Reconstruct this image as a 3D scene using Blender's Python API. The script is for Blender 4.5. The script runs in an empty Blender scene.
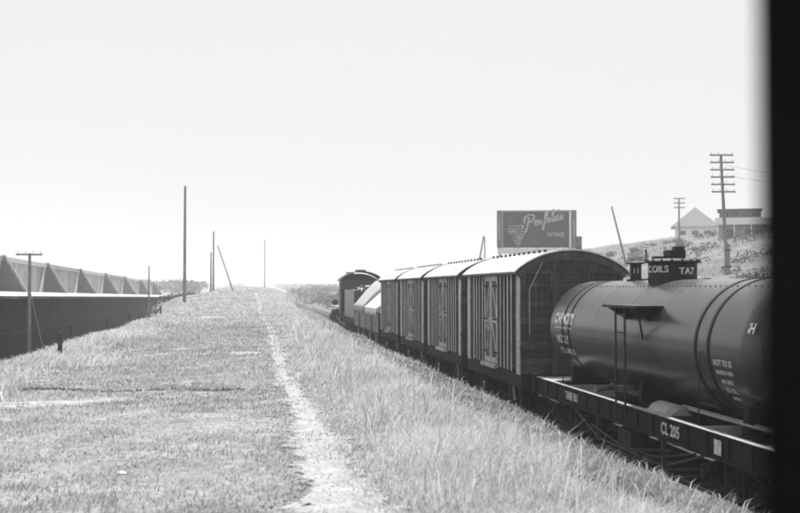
import bpy, bmesh, math, random
import numpy as np
from mathutils import Vector, Matrix
R = math.radians
random.seed(7); rng = np.random.default_rng(11)
sc = bpy.context.scene
C = sc.collection

# ------------------------------------------------------------------ camera
EYE = 2.7
cam_d = bpy.data.cameras.new('camera'); cam = bpy.data.objects.new('camera', cam_d); C.objects.link(cam)
cam.location = (0, 0, EYE)
YAW = R(7.5)
cam.rotation_euler = (R(90 + 1.64), 0, -YAW)
cam_d.sensor_width = 36; cam_d.lens = 36 * 1100 / 800
cam_d.clip_start = 0.02; cam_d.clip_end = 6000
cam_d.dof.use_dof = True; cam_d.dof.focus_distance = 24; cam_d.dof.aperture_fstop = 2.9
sc.camera = cam

# ------------------------------------------------------------------ light
SUN_EL = 58; SUN_AZ = 8          # degrees from +Y (along the train) towards +X
w = bpy.data.worlds.new("World"); sc.world = w; w.use_nodes = True
nt = w.node_tree; bg = nt.nodes['Background']
sky = nt.nodes.new('ShaderNodeTexSky'); sky.sky_type = 'NISHITA'; sky.sun_disc = False
sky.sun_elevation = R(SUN_EL); sky.sun_rotation = R(SUN_AZ); sky.dust_density = 4; sky.air_density = 1.0
bw = nt.nodes.new('ShaderNodeRGBToBW'); nt.links.new(sky.outputs[0], bw.inputs[0])
mr = nt.nodes.new('ShaderNodeMapRange'); mr.inputs['From Min'].default_value = 0; mr.inputs['From Max'].default_value = 12
mr.inputs['To Min'].default_value = 4.95; mr.inputs['To Max'].default_value = 5.6
nt.links.new(bw.outputs[0], mr.inputs[0]); nt.links.new(mr.outputs[0], bg.inputs[0])
bg.inputs[1].default_value = 0.116
sun_d = bpy.data.lights.new('sun', 'SUN'); sun = bpy.data.objects.new('sun', sun_d); C.objects.link(sun)
sun_d.energy = 5.0; sun_d.angle = R(0.53); sun_d.color = (1.0, 1.0, 1.0)
sv = Vector((math.sin(R(SUN_AZ)) * math.cos(R(SUN_EL)), math.cos(R(SUN_AZ)) * math.cos(R(SUN_EL)), math.sin(R(SUN_EL))))
sun.rotation_euler = sv.to_track_quat('Z', 'Y').to_euler()
sc.view_settings.view_transform = 'Standard'; sc.view_settings.look = 'None'
sc.view_settings.gamma = 1; sc.view_settings.exposure = 0.45
sc.cycles.volume_bounces = 1; sc.cycles.filter_width = 2.0

# ------------------------------------------------------------------ materials (all neutral greys, as the print)
def mat(name, v, rough=0.8, spec=0.3, var=0.25, scale=3.0, bump=0.0, bscale=40.0, streak=0.0, coat=0.0, metal=0.0, vary=0.0):
    m = bpy.data.materials.new(name); m.use_nodes = True; t = m.node_tree; b = t.nodes['Principled BSDF']
    tc = t.nodes.new('ShaderNodeTexCoord')
    n = t.nodes.new('ShaderNodeTexNoise'); n.inputs['Scale'].default_value = scale; n.inputs['Detail'].default_value = 8; n.inputs['Roughness'].default_value = .65
    t.links.new(tc.outputs['Object'], n.inputs['Vector']); n.noise_dimensions = '4D'
    oi_ = t.nodes.new('ShaderNodeObjectInfo'); mw = t.nodes.new('ShaderNodeMath'); mw.operation = 'MULTIPLY'; mw.inputs[1].default_value = 37; t.links.new(oi_.outputs['Random'], mw.inputs[0]); t.links.new(mw.outputs[0], n.inputs['W'])
    r = t.nodes.new('ShaderNodeMapRange'); r.inputs['From Min'].default_value = .3; r.inputs['From Max'].default_value = .7
    r.inputs['To Min'].default_value = v * (1 - var); r.inputs['To Max'].default_value = v * (1 + var)
    t.links.new(n.outputs[0], r.inputs[0]); out = r.outputs[0]
    if streak:
        mp = t.nodes.new('ShaderNodeMapping'); mp.inputs['Scale'].default_value = (9, 9, .5)
        n2 = t.nodes.new('ShaderNodeTexNoise'); n2.inputs['Scale'].default_value = 1.5; n2.inputs['Detail'].default_value = 5
        t.links.new(tc.outputs['Object'], mp.inputs[0]); t.links.new(mp.outputs[0], n2.inputs['Vector'])
        r2 = t.nodes.new('ShaderNodeMapRange'); r2.inputs['From Min'].default_value = .35; r2.inputs['From Max'].default_value = .7
        r2.inputs['To Min'].default_value = 1 - streak; r2.inputs['To Max'].default_value = 1 + streak
        t.links.new(n2.outputs[0], r2.inputs[0])
        mu = t.nodes.new('ShaderNodeMath'); mu.operation = 'MULTIPLY'; t.links.new(out, mu.inputs[0]); t.links.new(r2.outputs[0], mu.inputs[1]); out = mu.outputs[0]
    if vary:
        rv_ = t.nodes.new('ShaderNodeMapRange'); rv_.inputs['To Min'].default_value = 1-vary; rv_.inputs['To Max'].default_value = 1+vary; t.links.new(oi_.outputs['Random'], rv_.inputs[0])
        mv = t.nodes.new('ShaderNodeMath'); mv.operation = 'MULTIPLY'; t.links.new(out, mv.inputs[0]); t.links.new(rv_.outputs[0], mv.inputs[1]); out = mv.outputs[0]
    t.links.new(out, b.inputs['Base Color'])
    b.inputs['Roughness'].default_value = rough; b.inputs['Specular IOR Level'].default_value = spec; b.inputs['Metallic'].default_value = metal
    b.inputs['Coat Weight'].default_value = coat; b.inputs['Coat Roughness'].default_value = rough
    if bump:
        n3 = t.nodes.new('ShaderNodeTexNoise'); n3.inputs['Scale'].default_value = bscale; n3.inputs['Detail'].default_value = 4
        t.links.new(tc.outputs['Object'], n3.inputs['Vector'])
        bp = t.nodes.new('ShaderNodeBump'); bp.inputs['Strength'].default_value = bump; bp.inputs['Distance'].default_value = .02
        t.links.new(n3.outputs[0], bp.inputs['Height']); t.links.new(bp.outputs[0], b.inputs['Normal'])
    return m

def ground_mat(name, lo, hi, scale=.6):
    m = bpy.data.materials.new(name); m.use_nodes = True; t = m.node_tree; b = t.nodes['Principled BSDF']
    tc = t.nodes.new('ShaderNodeTexCoord')
    def noise(s, d=10, ro=.7):
        n = t.nodes.new('ShaderNodeTexNoise'); n.inputs['Scale'].default_value = s; n.inputs['Detail'].default_value = d; n.inputs['Roughness'].default_value = ro
        t.links.new(tc.outputs['Object'], n.inputs['Vector']); return n.outputs[0]
    a = noise(scale); c = noise(9, 6); 
    ad = t.nodes.new('ShaderNodeMath'); ad.operation = 'ADD'; t.links.new(a, ad.inputs[0]); t.links.new(c, ad.inputs[1])
    r = t.nodes.new('ShaderNodeMapRange'); r.inputs['From Min'].default_value = .75; r.inputs['From Max'].default_value = 1.22
    r.inputs['To Min'].default_value = lo; r.inputs['To Max'].default_value = hi
    t.links.new(ad.outputs[0], r.inputs[0]); t.links.new(r.outputs[0], b.inputs['Base Color'])
    b.inputs['Roughness'].default_value = .95; b.inputs['Specular IOR Level'].default_value = .1
    bp = t.nodes.new('ShaderNodeBump'); bp.inputs['Strength'].default_value = .8; bp.inputs['Distance'].default_value = .05
    t.links.new(c, bp.inputs['Height']); t.links.new(bp.outputs[0], b.inputs['Normal'])
    return m

def blade_mat(name, lo, hi, trans=.35):
    m = bpy.data.materials.new(name); m.use_nodes = True; t = m.node_tree
    for n in list(t.nodes): t.nodes.remove(n)
    o = t.nodes.new('ShaderNodeOutputMaterial'); d = t.nodes.new('ShaderNodeBsdfDiffuse'); tr = t.nodes.new('ShaderNodeBsdfTranslucent'); mx = t.nodes.new('ShaderNodeMixShader')
    a = t.nodes.new('ShaderNodeAttribute'); a.attribute_name = 'shade'
    tc = t.nodes.new('ShaderNodeTexCoord'); n = t.nodes.new('ShaderNodeTexNoise'); n.inputs['Scale'].default_value = .5; n.inputs['Detail'].default_value = 5
    t.links.new(tc.outputs['Object'], n.inputs['Vector'])
    ad = t.nodes.new('ShaderNodeMath'); ad.operation = 'ADD'; t.links.new(a.outputs['Fac'], ad.inputs[0]); t.links.new(n.outputs[0], ad.inputs[1])
    r = t.nodes.new('ShaderNodeMapRange'); r.inputs['From Min'].default_value = .45; r.inputs['From Max'].default_value = 1.4
    r.inputs['To Min'].default_value = lo; r.inputs['To Max'].default_value = hi
    t.links.new(ad.outputs[0], r.inputs[0]); t.links.new(r.outputs[0], d.inputs[0]); t.links.new(r.outputs[0], tr.inputs[0])
    mx.inputs[0].default_value = trans; t.links.new(d.outputs[0], mx.inputs[1]); t.links.new(tr.outputs[0], mx.inputs[2]); t.links.new(mx.outputs[0], o.inputs[0])
    return m

M = dict(
    ground=ground_mat('dry_ground', .15, .38, .9), hill=ground_mat('hillside', .06, .26, .25), sand=mat('sand', .34, .95, .1, .28, 6, .8, 30),
    ballast_bed=mat('ballast_bed', .075, .95, .1, .5, 12, 1, 40), stone=mat('ballast_stone', .085, .9, .2, .5, 2),
    path_stone=mat('path_pebble', .26, .9, .1, .5, 2),
    tank=mat('tank_paint', .03, .27, .8, .4, 1.1, .08, 4, .35), tankdark=mat('tank_band', .012, .6, .3),
    frame=mat('frame_paint', .014, .75, .2, .4, 4), frametop=mat('sunlit_deck_tint', .33, .7, .3, .3, 4), dulliron=mat('dull_iron', .06, .7, .3, .4, 6), iron=mat('iron', .02, .7, .3, .5, 6),  # deck tops and some crossbearers tinted pale: sunlight put into their colour
    paleiron=mat('pale_worn_iron', .30, .7, .3, .3, 6), white=mat('white_lettering', .55, .8, .2, .6, 16), roof=mat('van_roof', .60, .8, .2, .3, 2.5, streak=.25, vary=.06),
    van=mat('van_boarding', .028, .8, .2, .35, 3, streak=.3, vary=.4), rib=mat('van_stanchion', .42, .7, .3, .3, 5, streak=.3, vary=.25), corner=mat('van_corner_plate', .52, .7, .3, .25, 5, streak=.25, vary=.12),  # ribs and plates paler than the boards: their brighter light put into colour
    door=mat('van_door', .075, .75, .3, .3, 4, streak=.3), vanend=mat('van_end', .06, .8, .25, .35, 3, streak=.3, vary=.25),
    tarp=mat('tarpaulin', .42, .9, .1, .12, 3, .4, 9), wagon=mat('wagon_plank', .07, .8, .2, .3, 3), loco=mat('loco_black', .03, .5, .4, .4, 3), tender=mat('tender_side', .26, .5, .4, .2, 3),  # tender side paler than loco black: lit gloss put into the colour
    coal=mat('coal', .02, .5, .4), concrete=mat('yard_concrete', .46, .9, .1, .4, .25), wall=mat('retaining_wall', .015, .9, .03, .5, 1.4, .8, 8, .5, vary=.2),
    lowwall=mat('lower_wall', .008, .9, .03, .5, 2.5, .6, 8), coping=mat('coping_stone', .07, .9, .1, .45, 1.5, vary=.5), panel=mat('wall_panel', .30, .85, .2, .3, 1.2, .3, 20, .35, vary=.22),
    buttress=mat('buttress_face', .10, .9, .1, .25, 1), pale=mat('pale_concrete', .45, .9, .1, .15, 1.5), pole=mat('pole_timber', .22, .9, .1, .35, 3, streak=.3),  # pole timber is weathered grey, lightened further to stand for distance haze
    paintwhite=mat('white_paint', .75, .8, .2, .1, 2), sign=mat('sign_dark', .11, .7, .2, .2, 1), signside=mat('sign_grey', .20, .7, .2, .1), signlight=mat('sign_pale_paint', .46, .8, .2, .3, 5),
    grape=mat('grape_paint', .40, .8, .2, .3, 3), houseroof=mat('house_roof', .10, .8, .2, .2), glass=mat('window_glass', .04, .1, .5, .1), hut=mat('tarred_timber', .006, .95, .02, .5, 6), hutroof=mat('hut_roof', .03, .8, .1),
    sleeper=mat('sleeper', .06, .9, .1, .4, 3), rail=mat('rail_steel', .12, .35, .5, .3, 3, metal=.6), railside=mat('rail_rust', .05, .8, .2),
    grass=blade_mat('dry_grass', .32, .78), short=blade_mat('short_grass', .16, .6), scrub=blade_mat('scrub_leaf', .03, .12, .2), farleaf=blade_mat('far_leaf', .13, .32, .2), weed=blade_mat('weed_leaf', .05, .16, .2),  # farleaf is dry scrub, paled to stand for distance haze
)

# ------------------------------------------------------------------ helpers
class MB:
    def __init__(s): s.v = []; s.f = []
    def add(s, vs, fs):
        o = len(s.v); s.v += [tuple(p) for p in vs]; s.f += [tuple(i + o for i in f) for f in fs]; return s
    def box(s, a, b):
        x0, y0, z0 = a; x1, y1, z1 = b
        return s.add([(x0,y0,z0),(x1,y0,z0),(x1,y1,z0),(x0,y1,z0),(x0,y0,z1),(x1,y0,z1),(x1,y1,z1),(x0,y1,z1)],
                     [(0,3,2,1),(4,5,6,7),(0,1,5,4),(1,2,6,5),(2,3,7,6),(3,0,4,7)])
    def bar(s, p, q, wd, ht=None, up=(0,0,1)):
        ht = ht or wd; p = Vector(p); q = Vector(q); d = (q - p).normalized(); u = Vector(up)
        if abs(d.dot(u)) > .98: u = Vector((1,0,0))
        a = d.cross(u).normalized() * wd / 2; b = a.cross(d).normalized() * ht / 2
        vs = [p-a-b, p+a-b, p+a+b, p-a+b, q-a-b, q+a-b, q+a+b, q-a+b]
        return s.add(vs, [(0,1,2,3),(7,6,5,4),(0,4,5,1),(1,5,6,2),(2,6,7,3),(3,7,4,0)])
    def cyl(s, p, q, r, r2=None, n=12):
        r2 = r if r2 is None else r2; p = Vector(p); q = Vector(q); d = (q - p).normalized(); u = Vector((0,0,1)) if abs(d.z) < .95 else Vector((1,0,0))
        a = d.cross(u).normalized(); b = a.cross(d)
        vs = [p + (a*math.cos(2*math.pi*i/n) + b*math.sin(2*math.pi*i/n))*r for i in range(n)] + [q + (a*math.cos(2*math.pi*i/n) + b*math.sin(2*math.pi*i/n))*r2 for i in range(n)]
        return s.add(vs, [(i,(i+1)%n,(i+1)%n+n,i+n) for i in range(n)] + [tuple(range(n-1,-1,-1)), tuple(range(n,2*n))])
    def tube(s, pts, r, n=6):
        for a, b in zip(pts, pts[1:]): s.cyl(a, b, r, n=n)
        return s
    def lathe(s, prof, o, axis, n=32):      # prof: (distance along axis, radius)
        o = Vector(o); d = Vector(axis).normalized(); u = Vector((0,0,1)) if abs(d.z) < .95 else Vector((1,0,0))
        a = d.cross(u).normalized(); b = a.cross(d); vs = []; fs = []
        for t, r in prof:
            for i in range(n):
                th = 2*math.pi*i/n; vs.append(o + d*t + (a*math.cos(th) + b*math.sin(th))*max(r, 1e-4))
        for k in range(len(prof)-1):
            for i in range(n): fs.append((k*n+i, k*n+(i+1)%n, (k+1)*n+(i+1)%n, (k+1)*n+i))
        return s.add(vs, fs)
    def prism(s, poly, axis, a, b):         # poly in the two other axes
        def P(u, v, t): return (t,u,v) if axis == 'x' else ((u,t,v) if axis == 'y' else (u,v,t))
        n = len(poly); vs = [P(u,v,a) for u, v in poly] + [P(u,v,b) for u, v in poly]
        return s.add(vs, [tuple(range(n)), tuple(range(2*n-1, n-1, -1))] + [(i, i+n, (i+1)%n+n, (i+1)%n) for i in range(n)])
    def mesh(s, name, m, smooth=False):
        me = bpy.data.meshes.new(name); me.from_pydata(s.v, [], s.f); me.materials.append(m)
        bm = bmesh.new(); bm.from_mesh(me); bmesh.ops.recalc_face_normals(bm, faces=bm.faces)
        if smooth:
            for f in bm.faces: f.smooth = True
            for e in bm.edges:
                if len(e.link_faces) == 2 and e.calc_face_angle(0) > R(35): e.smooth = False
        bm.to_mesh(me); bm.free(); return me
    def build(s, name, m, parent=None, smooth=False, loc=None):
        o = bpy.data.objects.new(name, s.mesh(name, m, smooth)); C.objects.link(o)
        if parent: o.parent = parent
        if loc: o.location = loc
        return o
def tag(o, label=None, cat=None, group=None, kind=None):
    if label: o['label'] = label
    if cat: o['category'] = cat
    if group: o['group'] = group
    if kind: o['kind'] = kind
    return o
def thing(name, loc, label, cat, group=None, rz=0):
    o = bpy.data.objects.new(name, None); C.objects.link(o); o.location = loc; o.rotation_euler = (0, 0, rz); return tag(o, label, cat, group)
def link(name, me, parent=None, loc=(0,0,0), rot=(0,0,0)):
    o = bpy.data.objects.new(name, me); C.objects.link(o); o.location = loc; o.rotation_euler = rot
    if parent: o.parent = parent
    return o
def copy_tree(o, kids, parent=None):
    c = o.copy(); C.objects.link(c)
    if parent: c.parent = parent
    for ch in kids.get(o, []): copy_tree(ch, kids, c)
    return c
def kids_of():
    k = {}
    for o in C.objects:
        if o.parent: k.setdefault(o.parent, []).append(o)
    return k
def text_mesh(txt, size, thick=.004, bold=.0, spacing=1.0):
    cu = bpy.data.curves.new('lettering', 'FONT'); cu.body = txt; cu.size = size; cu.extrude = thick; cu.offset = bold; cu.space_character = spacing
    cu.align_x = 'CENTER'; cu.align_y = 'CENTER'
    o = bpy.data.objects.new('lettering', cu); C.objects.link(o); dg = bpy.context.evaluated_depsgraph_get()
    me = bpy.data.meshes.new_from_object(o.evaluated_get(dg)); bpy.data.objects.remove(o); bpy.data.curves.remove(cu)
    vs = np.array([tuple(v.co) for v in me.vertices]); fs = [tuple(p.vertices) for p in me.polygons]; bpy.data.meshes.remove(me)
    return vs, fs
def letters(txt, size, fn, m, parent, thick=.004, bold=0, spacing=1.0, name='lettering'):
    vs, fs = text_mesh(txt, size, thick, bold, spacing)
    b = MB(); b.v = [fn(*p) for p in vs]; b.f = fs; return b.build(name, m, parent)

def np_mesh(name, V, F, m, shade=None, kind='stuff', label=None, parent=None):
    me = bpy.data.meshes.new(name); k = F.shape[1]
    me.vertices.add(len(V)); me.vertices.foreach_set('co', V.astype(np.float32).ravel())
    me.loops.add(F.size); me.loops.foreach_set('vertex_index', F.astype(np.int32).ravel())
    me.polygons.add(len(F)); me.polygons.foreach_set('loop_start', np.arange(0, F.size, k, dtype=np.int32)); me.polygons.foreach_set('loop_total', np.full(len(F), k, dtype=np.int32))
    me.update(calc_edges=True); me.materials.append(m)
    if shade is not None:
        a = me.attributes.new('shade', 'FLOAT', 'POINT'); a.data.foreach_set('value', shade.astype(np.float32))
    o = bpy.data.objects.new(name, me); C.objects.link(o)
    if kind: o['kind'] = kind
    if label: o['label'] = label
    if parent: o.parent = parent
    return o

# ------------------------------------------------------------------ terrain
_w = [(rng.uniform(0, 6.28), rng.uniform(0, 6.28)) for _ in range(40)]
def nz(x, y, s, k=6, off=0):
    r = 0
    for i in range(k):
        a, p = _w[(i + off) % 40]; f = s * (1.35 ** i)
        r = r + np.sin((x*math.cos(a) + y*math.sin(a))*f + p) / (1.25 ** i)
    return r / 3.0
def sm(t): t = np.clip(t, 0, 1); return t*t*(3 - 2*t)
def zt(y): return 2.27 - .0083*(y - 56)
TX = 6.55
def H(x, y):
    x = np.asarray(x, float); y = np.asarray(y, float)
    far = 1.3 + sm((y - 260)/350)*3.6 + nz(x, y, .02, 5)*.8*sm((y-150)/150)
    field = 1.08 + nz(x, y, .5, 6)*.06 + nz(x, y, 3.2, 5, 9)*.02 + sm((y-45)/40)*nz(x, y, .22, 6, 3)*.22
    field = field + 1.5*sm((y-52)/70)*np.exp(-((x+.6)/6.5)**2)*(1+.22*nz(x, y, .35, 5, 12))*(1 - .6*sm((y-140)/80))
    hx = np.clip(.195*(x-12), 0, 8.6)
    hill = .9 + hx*(.62 + .38*sm((y-35)/60))*(1 - .55*sm((y-230)/200)) + nz(x, y, .35, 6, 5)*.22
    cr = 4.0 - .02*np.clip(y-75, 0, 80) + nz(x*0, y, .6, 4, 2)*.1
    field = field - .27*sm((x-2.7)/1.4)
    t = sm((x - cr)/.85); z = field*(1-t) + (-.27)*t
    u = sm((x - 8.7)/3.5)*np.where(x > TX, 1, 0); z = np.where(x > TX, (-.27)*(1-u) + hill*u, z)
    v = sm((-4.9 - .1*np.clip(y-72, 0, 100) - x + nz(x*0, y, .5, 4, 7)*.2)/3.6); lowz = -1.9 + nz(x, y, .9, 5)*.1; z = np.where(x < 0, z*(1-v) + lowz*v, z)
    top = zt(y) + .42*sm((-12.3-x)/8); z = np.where(x < -12.2, top, z)
    b = sm((y - 200)/120); z = z*(1-b) + far*b
    b2 = sm((-x-60)/60); z = np.where(x < -12.2, z*(1-b2) + (far+.6)*b2, z)
    return z
xs = np.unique(np.round(np.concatenate([[-900,-600,-400,-250,-160,-110,-80,-60,-45,-35,-28,-23,-19,-16,-14,-12.6,-12.25,-12.15], np.arange(-12,-5.5,.5), np.arange(-5.5,4.8,.16), np.arange(5,8.7,.6), np.arange(8.8,14,.5), np.arange(14,60,1.2), [64,70,80,95,120,160,220,300,450,700,900]]), 3))
ys = np.unique(np.round(np.concatenate([[-40,-25,-15,-8,-4,-1], np.arange(1,40,.25), np.arange(40,90,.6), np.arange(90,240,2.0), [250,270,290,320,360,420,500,600,700,850,1000]]), 3))
def grid(xs, ys, name, m, dz=0, kind='structure', noise=None):
    X, Y = np.meshgrid(xs, ys); Z = H(X, Y) + dz
    V = np.stack([X.ravel(), Y.ravel(), Z.ravel()], 1); nx = len(xs)
    i = (np.arange(len(ys)-1)[:, None]*nx + np.arange(nx-1)[None, :]).ravel()
    F = np.stack([i, i+1, i+1+nx, i+nx], 1)
    o = np_mesh(name, V, F, m, kind=kind)
    o.data.polygons.foreach_set('use_smooth', np.ones(len(F), dtype=bool)); return o
def far_only(o): return o
gr = grid(xs, ys, 'ground', M['ground'])
gr.data.materials.append(M['hill']); gr.data.materials.append(M['ballast_bed'])
cent = np.empty(len(gr.data.polygons)*3, dtype=np.float32); gr.data.polygons.foreach_get('center', cent); cent = cent.reshape(-1, 3)
gr.data.polygons.foreach_set('material_index', ((cent[:,0] > 9) | ((cent[:,0] < -5.6) & (cent[:,0] > -12))).astype(np.int32) + 2*((cent[:,0] > 2.85) & (cent[:,0] < 9) & (cent[:,1] < 170)).astype(np.int32))
gr['label'] = 'dry grassy ground of the bank, cutting and hillside'

# sandy footpath: a ribbon with ragged edges, just above the ground
def path_x(y): return .60 + .07*np.sin(y*.16+.6) - .008*np.clip(y-35, 0, 80) + .03*np.sin(y*.53)
def path_w(y): return .14 + .16*np.clip(1-(y-6)/9, 0, 1) + .05*np.sin(y*1.7+1) + .03*np.sin(y*4.1)
py = np.concatenate([np.arange(1, 40, .12), np.arange(40, 110, .5)])
K = 7; V = []; F = []
for i, y in enumerate(py):
    for k in range(K):
        t = k/(K-1)*2 - 1; rag = float(nz(np.array(t*5.), np.array(y*1.0), 4, 5, k))*.09
        x = path_x(y) + t*(path_w(y)*1.7 + .05) + (rag if abs(t) > .5 else 0)
        V.append((x, y, float(H(x, y)) + .012 + (.006 if abs(t) < .9 else -.004)))
V = np.array(V); TT = np.tile(np.abs(np.linspace(-1, 1, K)), len(py)); i = (np.arange(len(py)-1)[:,None]*K + np.arange(K-1)[None,:]).ravel(); F = np.stack([i, i+1, i+1+K, i+K], 1)
pm = M['sand'].copy(); pm.name = 'path_sand'; t = pm.node_tree; b = t.nodes['Principled BSDF']
at = t.nodes.new('ShaderNodeAttribute'); at.attribute_name = 'shade'; tc = t.nodes.new('ShaderNodeTexCoord'); n_ = t.nodes.new('ShaderNodeTexNoise'); n_.inputs['Scale'].default_value = 7; n_.inputs['Detail'].default_value = 9; n_.inputs['Roughness'].default_value = .75
t.links.new(tc.outputs['Object'], n_.inputs['Vector'])
m1 = t.nodes.new('ShaderNodeMath'); m1.operation = 'MULTIPLY_ADD'; m1.inputs[1].default_value = -.42; m1.inputs[2].default_value = .27; t.links.new(at.outputs['Fac'], m1.inputs[0])
m2 = t.nodes.new('ShaderNodeMath'); m2.operation = 'ADD'; t.links.new(m1.outputs[0], m2.inputs[0]); t.links.new(n_.outputs[0], m2.inputs[1])
m3 = t.nodes.new('ShaderNodeMapRange'); m3.inputs['From Min'].default_value = .46; m3.inputs['From Max'].default_value = .56; t.links.new(m2.outputs[0], m3.inputs[0]); t.links.new(m3.outputs[0], b.inputs['Alpha'])
fp = np_mesh('footpath', V, F, pm, TT, kind='structure', label='worn sandy footpath along the bank')
# bare patches of sand beside the path
def patch(cx, cy, rx, ry, seed, n=34):
    rr = random.Random(seed); V = [(cx, cy, float(H(cx, cy)) + .03)]; F = []
    ph = [rr.uniform(0, 6.28) for _ in range(4)]
    for ring in (.5, 1):
        for k in range(n):
            a = 2*math.pi*k/n; r = ring*(1 + (.3*math.sin(3*a+ph[0]) + .2*math.sin(5*a+ph[1]) + .15*math.sin(9*a+ph[2]) if ring == 1 else 0))
            x = cx + rx*r*math.cos(a); y = cy + ry*r*math.sin(a); V.append((x, y, float(H(x, y)) + (.022 if ring < 1 else -.004)))
    for k in range(n): F.append((0, 1+k, 1+(k+1) % n)); F.append((1+k, 1+n+k, 1+n+(k+1) % n, 1+(k+1) % n))
    b = MB(); b.v = V; b.f = F; o = b.build('sand_patch', M['sand'], smooth=True); o['kind'] = 'structure'; return o
PATCH = [(-2.75, 15.7, .75, .3), (-2.0, 16.0, .4, .2), (-3.3, 15.3, .3, .15), (-.2, 27, .5, .7), (-1.5, 33, .6, .6), (-2.5, 60, 1.2, 1.5)]
for k, p in enumerate(PATCH): patch(*p, seed=k)

# ballast bed and yard
yb = np.concatenate([np.arange(1, 60, .5), np.arange(60, 190, 2.0)])
def sheet(x0, x1, nx, ys, zf, name, m, label):
    X, Y = np.meshgrid(np.linspace(x0, x1, nx), ys); Z = zf(X, Y)
    V = np.stack([X.ravel(), Y.ravel(), Z.ravel()], 1); i = (np.arange(len(ys)-1)[:, None]*nx + np.arange(nx-1)[None, :]).ravel()
    return np_mesh(name, V, np.stack([i, i+1, i+1+nx, i+nx], 1), m, kind='structure', label=label)
sheet(4.3, 8.8, 15, yb, lambda X, Y: -.19 - .09*np.clip((np.abs(X-TX)-1.5)/.7, 0, 1) + .02*nz(X, Y, 2.5, 5), 'ballast', M['ballast_bed'], 'dark ballast bed under the train')
sheet(-60, -12.32, 20, np.arange(26, 250, 4.0), lambda X, Y: zt(Y) + .03 + .42*sm((-12.3-X)/8), 'yard', M['concrete'], 'pale flat yard above the dark wall')

# haze: closed box round everything
hz = MB().box((-895, -38, -3.2), (895, 995, 22)).build('haze', M['white']); hz['kind'] = 'stuff'; hz['label'] = 'pale summer haze over the line'
hm = bpy.data.materials.new('haze_air'); hm.use_nodes = True; t = hm.node_tree
t.nodes.remove(t.nodes['Principled BSDF']); pv = t.nodes.new('ShaderNodeVolumePrincipled')
pv.inputs['Color'].default_value = (.98, .98, .98, 1); pv.inputs['Density'].default_value = .00092; pv.inputs['Anisotropy'].default_value = .3
t.links.new(pv.outputs[0], t.nodes['Material Output'].inputs['Volume']); hz.data.materials.clear(); hz.data.materials.append(hm)

# ------------------------------------------------------------------ track
track = bpy.data.objects.new('railway_track', None); C.objects.link(track); track.location = (TX, 0, 0); track['kind'] = 'structure'
for s in (-1, 1):
    b = MB(); b.prism([(s*.56-.06,-.13),(s*.56+.06,-.13),(s*.56+.06,-.11),(s*.56+.012,-.1),(s*.56+.012,-.035),(s*.56+.033,-.03),(s*.56+.033,0),(s*.56-.033,0),(s*.56-.033,-.03),(s*.56-.012,-.035),(s*.56-.012,-.1),(s*.56-.06,-.11)], 'y', 1, 185)
    b.build('rail', M['rail'], track)
sl = MB().box((-1.02, -.12, -.24), (1.02, .12, -.128)).mesh('sleeper', M['sleeper'])
for k in range(150): link('sleeper', sl, track, (random.uniform(-.03, .03), 2 + k*.66 + random.uniform(-.03, .03), 0), (0, 0, random.uniform(-.02, .02)))

# ------------------------------------------------------------------ small wagon fittings
def wheelset(parent, y, r=.42, nm='wheel'):
    for s in (-1, 1):
        b = MB(); x = s*.53
        b.lathe([(0, r-.09), (0, r-.005), (s*.03, r+.025), (s*.035, r), (s*.13, r-.012), (s*.13, r-.075), (s*.05, r-.09), (0, r-.09)], (x, y, r), (1,0,0), 28)
        b.lathe([(0, .01), (0, .09), (s*.14, .085), (s*.14, .01)], (x, y, r), (1,0,0), 12)
        for k in range(9):
            a = 2*math.pi*k/9; b.bar((x+s*.06, y + .07*math.cos(a), r + .07*math.sin(a)), (x+s*.06, y + (r-.08)*math.cos(a), r + (r-.08)*math.sin(a)), .05, .035)
        b.build(nm, M['iron'], parent, True)
    MB().cyl((-.92, y, r), (.92, y, r), .06).build('axle', M['iron'], parent, True)
def axleguard(parent, y, s, r=.42, xg=.86, pale=True):
    g = MB(); g.prism([(y-.34,.72),(y+.34,.72),(y+.17,.25),(y+.11,.25),(y+.09,.55),(y-.09,.55),(y-.11,.25),(y-.17,.25)], 'x', s*xg-.012, s*xg+.012)
    g.bar((s*xg, y-.17, .26), (s*xg, y+.17, .26), .03)
    o = g.build('axle_guard', M['iron'], parent)
    MB().box((s*(xg+.07)-.09, y-.1, r-.11), (s*(xg+.07)+.09, y+.1, r+.11)).box((s*(xg+.17)-.02, y-.07, r-.07), (s*(xg+.17)+.02, y+.07, r+.05)).build('axlebox', M['iron'] if not pale else M['iron'], o)
    sp = MB()
    for k in range(5):
        L = .44 - k*.075; pts = [(s*(xg+.08), y + L*(t/4-1), .60 + .07*(1-(t/4-1)**2) - k*.018) for t in range(9)]
        for a, c in zip(pts, pts[1:]): sp.bar(a, c, .07, .014)
    sp.build('leaf_spring', M['iron'], o)
def coupler(parent, y, d):
    b = MB(); b.box((-.1, min(y, y+d*.3), .72), (.1, max(y, y+d*.3), .9)); b.lathe([(0, .05), (0, .17), (d*.05, .2), (d*.09, .17), (d*.1, .01)], (0, y+d*.3, .81), (0,1,0), 16)
    b.tube([(.3, y, .72), (.3, y+d*.12, .5), (.26, y+d*.32, .42), (.2, y+d*.42, .5)], .025)
    b.build('coupling', M['iron'], parent, True)

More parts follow.
